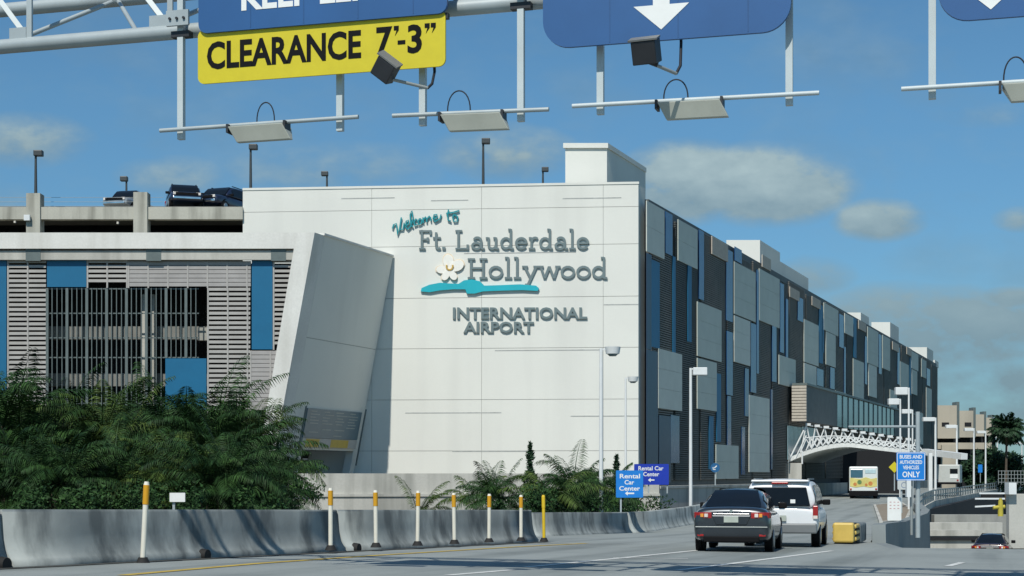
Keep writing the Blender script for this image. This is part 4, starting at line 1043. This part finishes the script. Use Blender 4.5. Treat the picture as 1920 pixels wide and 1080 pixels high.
for i,(px,tp0,bs,Y,l) in enumerate(((1754,783,940,131,'first slim lamp on the bridge edge, nearest the sign'),(1794,797,935,152,'second slim lamp along the bridge edge'),(1826,803,928,172,'third slim lamp along the bridge edge'),
     (1848,808,921,190,'fourth slim lamp along the bridge edge, before the beige garage end'),(1870,817,916,210,'fifth slim lamp along the bridge edge'),(1889,823,911,228,'sixth slim lamp along the bridge edge, before the far palm'),(1916,829,905,246,'last slim lamp at the right edge of the picture'))):
    lamp(px,tp0,bs,Y,l,-1,arm=.1,head=(.95,.5,.3),r_=.11 if i<5 else .12,group='slim lamps along the bridge edge')
# ------------------------------------------------------------------ roadside signs
def flat_sign(name,label,cat,x0,x1,y0,y1,Y,m,posts,pbase,rad=.04,yaw=0.,border=None):
    a=U(x0,y1,Y); s=Y/F; w=(x1-x0)*s; h=(y1-y0)*s
    t=thing(name,label,cat,(a.x,a.y,U(0,pbase,Y).z))
    def fn(x,y,d=0.): return a+Vector((x*s,-d,(y1-y0-y)*s))
    P=[(p[0],p[1]) for p in rrect(0,0,x1-x0,y1-y0,rad/s)]
    q=MB().prism([fn(x,y,0) for x,y in reversed(P)],[fn(x,y,-.03) for x,y in reversed(P)]); q.build('panel',m,t)
    if border:
        stroke_q=MB(); Q=rrect(1.3,1.3,x1-x0-1.3,y1-y0-1.3,rad/s*.8); stroke(stroke_q,Q,1.0,fn,.004,.0005,True); stroke_q.build('border',border,t)
    for px in posts:
        p=U(px,y0+6,Y+.08); q_=U(px,pbase,Y+.08); MB().beam(q_,p,.06,.05,(0,1,0)).build('post',steel,t)
    return t,fn
t,fn=flat_sign('direction_sign','bright blue sign reading Rental Car Center, in front of its darker twin','sign',1155,1206,882,933,58,sign_blue2,(1164,),968)
q=MB()
for s_,x0,x1,yb in (('Rental',7,45,15),('Car',16,34,26.5),('Center',6,45,38)): put_text(q,s_,x0,x1,yb,yb-8.5,fn,.005,.02)
P=[(17,43),(22,38.8),(22,41.6),(34,41.6),(34,44.4),(22,44.4),(22,47.2)]
q.build('lettering',sign_white,t); MB().prism([fn(x,y,.005) for x,y in P],[fn(x,y,.0005) for x,y in P]).build('arrow',sign_white,t)
t,fn=flat_sign('direction_sign','deep blue wide sign reading Rental Car Center with a left arrow, behind the bright one','sign',1189,1254,870,909,72,sign_blue3,(1216,1251),925)
q=MB()
for s_,x0,x1,yb in (('Rental Car',8,55,12),('Center',17,47,23)): put_text(q,s_,x0,x1,yb,yb-8,fn,.005,.02)
P=[(26,30),(31,26),(31,28.8),(38,28.8),(38,31.2),(31,31.2),(31,34)]
q.build('lettering',sign_white,t); MB().prism([fn(x,y,.005) for x,y in P],[fn(x,y,.0005) for x,y in P]).build('arrow',sign_white,t)
t,fn=flat_sign('bus_lane_sign','blue sign reading BUSES AND AUTHORIZED VEHICLES ONLY on a grey post','sign',1681,1735,848,901,55,sign_blue2,(),901,.05,0,sign_white)
q=MB()
for s_,x0,x1,yb,h in (('BUSES AND',6,48,12,7),('AUTHORIZED',6,48,22,7),('VEHICLES',12,42,32,7),('ONLY',11,44,47,11)): put_text(q,s_,x0,x1,yb,yb-h,fn,.004,.02)
q.build('lettering',sign_white,t)
mp_=thing('mast_pole','thick grey pole pair with a long arm reaching left, carrying the blue bus sign','pole',U(1720,1006,55.3))
MB().tube(U(1721,1008,55.3),U(1721,772,55.3),.085,14,.075).build('pole',steel,mp_)
MB().tube(U(1709,1003,55.2),U(1709,845,55.2),.05,10).build('side_pole',steel_d,mp_)
MB().tube(U(1721,800,55.3),U(1592,800,57.5),.05,10,.04).build('arm',steel,mp_)
MB().box(tuple(U(1699,932,55.0)+Vector((0,-.1,0))),tuple(U(1707,901,55.0)+Vector((0,.1,0)))).build('meter_box',white_steel,mp_)
t,fn=flat_sign('info_sign','white notice board with faint red lines beside the pole pair','sign',1664,1690,932,976,58,sign_white,(1688,),985)
q=MB()
for yb in (10,16,22): put_text(q,'- - -',4,22,yb,yb-1.2,fn,.004,.02)
q.build('red_lines',mat('faint_red',(.55,.25,.25),.5),t)
t,fn=flat_sign('small_sign','small pale sign hanging under the left corner of the blue bus sign','sign',1683,1705,901,918,60,mat('pale_sign',(.55,.57,.55),.5),(1690,),962)
q=MB(); stroke(q,arc(12,8.5,5,5,0,360)[:-1],1.2,fn,.004,.0005,True); q.build('symbol',mat('symbol_grey',(.2,.25,.35),.5),t)
t=thing('round_sign','small round blue sign with a white arrow before the grey panels','sign',U(1341,905,80))
c=U(1341,877,80); MB().tube(c,c+Vector((0,.03,0)),.235,24).build('panel',mat('round_sign_blue',(.015,.11,.26),.5),t)
q=MB(); f=lambda x,y,d: c+Vector((x,-.002-d,y))
stroke(q,[(0.08,.10),(-.05,-.02)],.05,f,.006,.0); stroke(q,[(-.11,.03),(-.1,-.08),(.02,-.09)],.04,f,.007,.0); q.build('arrow',sign_white,t)
MB().beam(U(1341,910,80.1),U(1341,868,80.1),.05,.05,(0,1,0)).build('post',steel,t)
t,fn=flat_sign('small_sign','small blank white sign on a thin stem among the palms','sign',318,347,924,941,40,sign_white,(326,),962,.01)
t,fn=flat_sign('small_sign','tiny bright blue sign among the bridge lamps','sign',1834,1842,871,886,190,sign_blue2,(1838,),905,.05)
t=thing('warning_sign','yellow diamond sign half hidden behind the blue bus sign','sign',U(1678,900,120)); c=U(1677,876,120)
P=[(0,-.42),(.42,0),(0,.42),(-.42,0)]; MB().prism([c+Vector((x,0,z)) for x,z in P],[c+Vector((x,.03,z)) for x,z in P]).build('panel',sign_yel,t)
MB().beam(U(1677,920,120.1),U(1677,872,120.1),.07,.06,(0,1,0)).build('post',steel,t)
# ------------------------------------------------------------------ crash cushion, gore wall
cy=43.6; c0=place(1581,cy,-.06); ca=thing('crash_cushion','yellow nosed crash cushion with grey ribs at the fork','crash cushion',c0)
du=Vector((.30,1,0)).normalized(); ds=Vector((du.y,-du.x,0))
def cbox(s0,s1,w,z0,z1,m,name,bev=.02):
    a=c0+du*s0; b_=c0+du*s1
    return MB().hexa([a-ds*w+Vector((0,0,z0)),a+ds*w+Vector((0,0,z0)),b_+ds*w+Vector((0,0,z0)),b_-ds*w+Vector((0,0,z0))],[a-ds*w+Vector((0,0,z1)),a+ds*w+Vector((0,0,z1)),b_+ds*w+Vector((0,0,z1)),b_-ds*w+Vector((0,0,z1))]).build(name,m,ca,bevel=bev)
ym=mat('cushion_yellow',(.62,.44,.10),.5,var=.1)
cbox(0,.35,.28,.10,.64,ym,'nose',.05); cbox(.1,3,.25,-.05,.10,black_m,'base')
for k in range(3):
    z=.13+k*.17; cbox(.36,1.5,.33,z,z+.11,ym,'rail',.04)
for k in range(3): cbox(1.55+k*.7,2.1+k*.7,.36,.02,.56,mat('cushion_grey',(.13,.15,.155),.6),'rib',.05)
cbox(.36,1.5,.25,.10,.60,black_m,'core')
gw=thing('gore_wall','grey concrete wall running back from the crash cushion between the ramps','wall',(Rx(52),52,-.8))
P=[];ysw=[40,43,46.4,46.6,51.5,55,60,66,72,78,86,95]
rings=[]
for y in ysw:
    z=zr(Rx(y),y); x=Rx(y)+.02; zt_=z+(.52 if y>46.5 else -.012)
    rings.append([Vector((x-.05,y,-4)),Vector((x+.42,y,-4)),Vector((x+.36,y,zt_)),Vector((x-.04,y,zt_))])
MB().loft(rings,smooth=False).build('wall',mat('gore_concrete',(.20,.225,.225),.9,var=.12,scale=.8,bump=.1),gw)
# island
il=[gpx(x,y) for x,y in ((1652,984),(1700,978),(1708,958),(1690,945),(1640,950))]
g=MB(); g.prism([p+Vector((0,0,.13)) for p in il],[p+Vector((0,0,-.3)) for p in il]); tag(g.build('traffic_island',mat('island_gravel',(.24,.20,.15),.95,var=.2,scale=3)),kind='structure')
g=MB()
for a,b_ in zip(il,il[1:]+il[:1]): g.beam(a+Vector((0,0,.06)),b_+Vector((0,0,.06)),.16,.17)
tag(g.build('island_kerb',conc_pale),kind='structure')
# ------------------------------------------------------------------ bus and van
def P3(o,f,s_,x,y,z): return o+s_*x+f*y+Vector((0,0,z))
bp=place(1619,134); yb=-math.atan(.225)
bus=thing('bus','white bus with a yellow painted back entering under the canopy','bus',bp,yb); bus.scale=(.92,1,.90)
h2=1.28
MB().box((-h2,0,.42),(h2,11,3.0)).build('body',mat('bus_white',(.66,.70,.68),.4,coat=.3,var=.04),bus,True,bevel=.12)
MB().box((-h2-.01,-.03,.25),(h2+.01,.4,.75)).build('bumper',black_m,bus,True,bevel=.04)
MB().box((-1.15,-.03,1.95),(-.05,.1,2.75)).build('rear_window',mat('bus_glass',(.05,.13,.18),.2),bus,True,bevel=.04)
q=MB(); Pw=[(-1.2,1.15),(-.7,1.05),(0,1.15),(.6,1.05),(1.2,1.15),(1.2,1.95),(.7,1.85),(.2,2.0),(-.3,1.85),(-1.2,1.95)]
q.prism([Vector((x,-.025,z)) for x,z in Pw],[Vector((x,.05,z)) for x,z in Pw]); q.build('painted_panel',mat('bus_yellow',(.62,.55,.18),.5,var=.2,scale=1),bus,True)
q=MB()
for x,z,r_ in ((-.75,1.35,.16),(.62,1.42,.2),(.25,1.3,.13)): q.tube((x,-.04,z),(x,.03,z),r_,12)
q.build('painted_spot',mat('bus_orange',(.55,.22,.06),.5,var=.3),bus,True)
MB().tube((-.35,-.045,1.55),(-.35,.03,1.55),.2,12).build('painted_spot',mat('bus_green',(.12,.22,.08),.5,var=.3),bus,True)
MB().box((.15,-.03,2.35),(1.1,.1,2.75)).build('upper_panel',mat('bus_pale',(.45,.60,.63),.4),bus,True,bevel=.03)
for s in (-1,1):
    MB().box((s*1.12-.08,-.04,.8),(s*1.12+.08,.05,1.0)).build('tail_light',red_l,bus,True,bevel=.02)
    for y in (2.2,8.4):
        w=bpy.data.objects.new('wheel',None); C.objects.link(w); w.parent=bus; w.location=(s*1.05,y,.48)
        MB().tube((-.18,0,0),(.18,0,0),.48,20).build('tyre',tyre,w,True); MB().tube((-.19,0,0),(.19,0,0),.28,14).build('rim',rim,w,True)
vp=U(1776,914,150); van=thing('shuttle_van','pale grey box van parked on the bridge beside the slim lamps','van',vp,-math.atan(.33))
MB().box((-1.15,0,.4),(1.15,4.4,2.15)).build('body',mat('van_grey',(.50,.52,.49),.5,var=.06),van,True,bevel=.1)
MB().box((-1.0,4.4,.45),(1.0,6,1.6)).build('cab',mat('van_grey',(.5,.5,.5)),van,True,bevel=.15)
MB().box((.25,-.03,1.3),(.95,.05,1.75)).build('rear_window',glass_car,van,True); MB().box((.25,-.035,.85),(.95,.05,1.25)).build('notice_panel',sign_white,van,True)
MB().box((-1.1,-.08,.3),(1.1,.1,.5)).build('bumper',black_m,van,True)
for s in (-1,1):
    MB().box((s*.95-.08,-.04,.6),(s*.95+.08,.05,.75)).build('tail_light',red_l,van,True)
    for y in (.9,4.7):
        w=bpy.data.objects.new('wheel',None); C.objects.link(w); w.parent=van; w.location=(s*1.0,y,.38)
        MB().tube((-.14,0,0),(.14,0,0),.38,16).build('tyre',tyre,w,True)
# ------------------------------------------------------------------ canopy
CY=138.
cn=thing('canopy','white tubular truss canopy arching over the ramp','canopy',U(1600,930,CY))
cdp=fu*16
q=MB(); n=24; top_l=[];bot_l=[]
for i in range(n+1):
    f=i/n; px=1480+f*250
    arch=math.sin(math.pi*min(1,(f+.02)*.98))**.75
    yb_=868-32*math.sin(math.pi*(.06+.80*f))**.8*1.0
    if f>.45: yb_=838+ (f-.45)/.55*16
    else: yb_=866-28*math.sin(math.pi/2*f/.45)**.9
    bot_l.append(U(px,yb_,CY)); top_l.append(U(px,yb_-8,CY))
for i in range(n):
    a,b_,c,d=bot_l[i],bot_l[i+1],top_l[i+1],top_l[i]
    q.hexa([a,b_,b_+cdp,a+cdp],[d,c,c+cdp,d+cdp])
q.build('roof_shell',mat('canopy_white',(.70,.71,.68),.6),cn)
q=MB()
crown=[]
for i in range(13):
    f=i/12; px=1512+f*205; py=797+f*30
    crown.append(U(px,py,CY))
for i,p in enumerate(crown):
    j=min(n,int(round(((p.x/CY*F+960)-1480)/250*n)))
    b0=top_l[min(n,max(0,j-1))]; b1=top_l[min(n,j+1)]
    q.tube(p,b0,.06,7); q.tube(p,b1,.06,7); q.tube(p,top_l[min(n,j)]+fu*1.4,.05,7)
    q.tube(p,p+fu*3,.05,6)
for i in range(12):
    for k in range(3):
        a=crown[i].lerp(crown[i+1],k/3); j=min(n,max(0,int(round(((a.x/CY*F+960)-1480)/250*n))))
        mid=a.lerp(top_l[j],.55); q.tube(mid,top_l[min(n,j+1)],.045,6); q.tube(mid,top_l[max(0,j-1)],.045,6)
    q.tube(crown[i].lerp(top_l[min(n,i*2+3)],.5),crown[i+1].lerp(top_l[min(n,i*2+5)],.5),.05,6)
q.tube(crown[0],bot_l[0]-Vector((.15,0,.1)),.07,8); q.tube(crown[0]-Vector((0,0,.9)),bot_l[1],.06,8); q.tube(U(1504,870,CY),U(1504,845,CY),.08,8)
q.build('truss_tube',white_steel,cn)
for p in crown: MB().obox(p+Vector((.12,-.05,.05)),(.22,0,0),(0,.15,0),(0,0,.10)).build('truss_cap',white_steel,cn)
q=MB(); a=U(1735,847,CY); b_=U(1808,856,CY-6); q.beam(a,b_,.6,.5); q.build('edge_beam',white_steel,cn)
a=U(1474,897,CY); MB().box((a.x-.3,a.y,-1.2),(U(1503,0,CY).x,a.y+1.5,U(0,868,CY).z)).build('pier',conc_pale,cn)
a=U(1745,900,CY-2); MB().box((a.x-.15,a.y,-1.2),(a.x+.15,a.y+.4,U(0,850,CY).z)).build('pier',white_steel,cn)
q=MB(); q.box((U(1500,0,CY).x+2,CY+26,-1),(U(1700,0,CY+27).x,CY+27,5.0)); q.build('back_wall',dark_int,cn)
# ------------------------------------------------------------------ bridge edge and lower works
br=thing('bridge_deck','pale edged bridge deck carrying the terminal road, with a rail','bridge',(Rx(128),128,-1))
ysd=[96,110,128,140,152,170,190,214,250,300]
rings=[]
for y in ysd:
    z=zr(Rx(y),y); x=Rx(y); rings.append([Vector((x,y,z-.75)),Vector((x+.5,y,z-.75)),Vector((x+.5,y,z+.05)),Vector((x+.15,y,z+.05))])
MB().loft(rings,smooth=False).build('edge_girder',conc_pale,br)
q=MB()
for a,b_ in zip(ysd[:-1],ysd[1:]):
    for h_ in (.45,.85): q.beam((Rx(a)+.3,a,zr(Rx(a),a)+h_),(Rx(b_)+.3,b_,zr(Rx(b_),b_)+h_),.08,.1)
    for k in range(6):
        y=a+(b_-a)*k/6; q.box((Rx(y)+.26,y-.05,zr(Rx(y),y)),(Rx(y)+.34,y+.05,zr(Rx(y),y)+.9))
q.build('rail',steel_d,br)
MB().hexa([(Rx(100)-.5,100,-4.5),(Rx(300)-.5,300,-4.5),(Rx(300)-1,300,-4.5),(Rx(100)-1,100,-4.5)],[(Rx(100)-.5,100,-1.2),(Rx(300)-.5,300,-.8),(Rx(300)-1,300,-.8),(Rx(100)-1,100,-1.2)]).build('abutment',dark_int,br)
def block(name,label,cat,x0,x1,y0,y1,Y,dep,m,part='face',zlow=None,skew=0.):
    a=U(x0,y0,Y); b_=U(x1,y1,Y); t=thing(name,label,cat,(a.x,Y,b_.z))
    lo=(a.x,Y,b_.z if zlow is None else zlow); MB().box(lo,(b_.x,Y+dep,a.z)).build(part,m,t,bevel=.02); return t
MB_slot=1
ww=block('retaining_wall','pale stained low wall left of the dark red car','wall',1722,1852,1002,1030,88,.6,conc_pale,'wall',-4.4)
MB().box((U(1722,0,87.9).x,87.9,U(0,1004,88).z-.02),(U(1852,0,88).x,88.7,U(0,994,88).z)).build('coping',conc_pale,ww)
MB().box((U(1722,0,87.9).x,87.85,U(0,1013,87.9).z),(U(1852,0,88).x,87.99,U(0,1007,88).z)).build('slot',dark_int,ww)
block('retaining_wall','upper pale wall above the dark slot at right','wall',1718,1880,980,994,96,.8,conc_pale,'wall',-4.4)
block('retaining_wall','long grey wall stepping up under the bridge','wall',1752,1900,965,985,105,.8,streaky('mid_concrete',(.34,.34,.31),(.18,.18,.17),.9,.9,.6,.2,.4),'wall',-4.4)
tw=block('concrete_pier','pale concrete pier at the right edge with a white box on top','pier',1892,1990,926,1000,80,.5,conc_pale,'pier',-4.4)
a=U(1893,927,79.5); MB().box((a.x,79.6,a.z),(U(1906,0,79.6).x,80.3,U(0,905,79.6).z)).build('meter_box',white_steel,tw)
hy=thing('hydrant_valve','yellow cross shaped valve standing on the low wall at right','valve',U(1874,966,92)); 
vy=mat('valve_yellow',(.48,.40,.05),.5)
MB().tube(U(1876,968,92),U(1876,938,92),.16,12,.13).build('stem',vy,hy); MB().tube(U(1862,952,92),U(1884,950,92),.11,12).build('cross_pipe',vy,hy); MB().tube(U(1876,938,92),U(1876,934,92),.08,10).build('cap',vy,hy)
fr_=thing('pipe_rack','white low railing frame left of the yellow valve','railing',U(1830,950,98))
q=MB(); 
for a,b_ in (((1828,935),(1884,935)),((1828,950),(1866,948)),((1830,935),(1830,952)),((1884,925),(1884,937)),((1836,925),(1884,925))): q.beam(U(*a,98),U(*b_,98),.07,.10)
q.build('frame',white_steel,fr_)
MB().box(tuple(U(1842,934,98.6)),tuple(Vector((U(1880,925,98.6).x,98.9,U(1880,925,98.6).z)))).build('backing',dark_int,fr_)
fe=thing('mesh_fence','grey mesh fence on the far bank at the right edge','fence',U(1880,908,170))
q=MB()
for k in range(16): 
    px=1872+k*6; q.beam(U(px,908,170),U(px,882,170),.05,.05,(0,1,0))
for py in (883,890,897,904): q.beam(U(1872,py,170),U(1965,py,170),.04,.05)
q.build('mesh',steel_d,fe)
# far right bank so that the deck side does not float
tag(MB().hexa([(40,98,-4.6),(140,98,-4.6),(260,420,-4.6),(Rx(300)+4,300,-4.6)],[(44,106,-2.2),(140,100,-2.0),(260,420,-1.2),(Rx(300)+4,300,-1.4)]).build('far_bank',lawn),kind='structure')
# ------------------------------------------------------------------ far beige garage
bg_=thing('far_garage','beige concrete garage with dark fins at far right','parking garage',U(1790,880,262))
bm_=streaky('beige_concrete',(.50,.45,.36),(.33,.30,.24),.9,.25,.5,.2,.3)
xs_=[(1752,1794,760,262),(1796,1825,770,285),(1828,1845,777,308),(1846,1859,783,330),(1860,1872,789,355)]
for i,(x0,x1,yt,Y) in enumerate(xs_):
    a=U(x0,yt,Y); b_=U(x1,822-(i*2),Y); m_=U(x1,870,Y)
    MB().box((a.x,Y,b_.z),(b_.x,Y+26,a.z)).build('wall',bm_,bg_)
    MB().box((b_.x+.05,Y+.4,b_.z),(b_.x+.55,Y+3,a.z+.6)).build('fin',mull,bg_)
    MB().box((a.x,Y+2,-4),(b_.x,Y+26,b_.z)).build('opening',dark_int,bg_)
    if i<4: MB().box((a.x,Y-.2,U(0,842,Y).z),(b_.x,Y+1.9,U(0,830,Y).z)).build('floor_beam',bm_,bg_)
    if i<2: MB().box((a.x+1.2,Y-.02,U(0,800,Y).z),(a.x+2.4,Y+.3,U(0,792,Y).z)).build('window',dark_int,bg_)
MB().box((U(1766,0,261).x,261,-4),(U(1792,0,261).x,261.6,U(0,834,261).z)).build('ramp_wall',bm_,bg_)
# far trees
for i,(px,Y,tpy,w_,l) in enumerate(((1838,240,838,26,'dark round tree under the beige garage, left one'),(1858,236,842,30,'dark round tree under the beige garage, middle one'),(1880,232,832,36,'dark tree below the far palm'),(1816,245,850,26,'low dark tree behind the bridge lamps'),(1850,215,852,34,'dark leafy tree in front of the others beyond the bridge'),(1884,206,836,52,'broad dark tree round the trunk of the far palm'),(1902,225,850,30,'dark tree right of the far palm'))):
    shrub('tree',l,px,Y,tpy,w_*1.5,120+i,leafC,n=2600,cat='tree',group='dark trees beyond the bridge',ls=.5,z0=-2)
X=(1886-960)*200/F
tr,cr=MB(),MB(); rnd=random.Random(5)
zc=EYE+(HOR-822)*200/F+1.0
tr.tube((0,0,0),(0.1,0,zc+2),.18,9,.12)
for k in range(85): frond(cr,(0.1,0,zc+2),k*2.399,R(rnd.uniform(-35,80)),2.5*rnd.uniform(.8,1.1),rnd.uniform(.9,1.6),20,.085,.8,rnd)
mk_plant('palm_tree','tall dark palm at the far right beyond the bridge lamps','palm',tr,cr,(X,200,-2),leafC)
# distant tree line closing the horizon
rnd=random.Random(9); q=MB()
for i in range(9000):
    a=rnd.uniform(-.55,.62); Y=rnd.uniform(640,700); p=Vector((a*Y,Y,-4+rnd.random()*rnd.choice((6,8,9)))); s=rnd.uniform(1.2,2.6)
    u_=Vector((rnd.gauss(0,1),rnd.gauss(0,1),rnd.gauss(0,1))).normalized(); w_=u_.orthogonal().normalized()
    q.add([p-w_*s*.5,p+u_*s*.6,p+w_*s*.5,p-u_*s*.6],[(0,1,2,3)])
tag(q.build('distant_woods',leafC),'low dark band of far woods along the horizon','woods',None,'stuff')
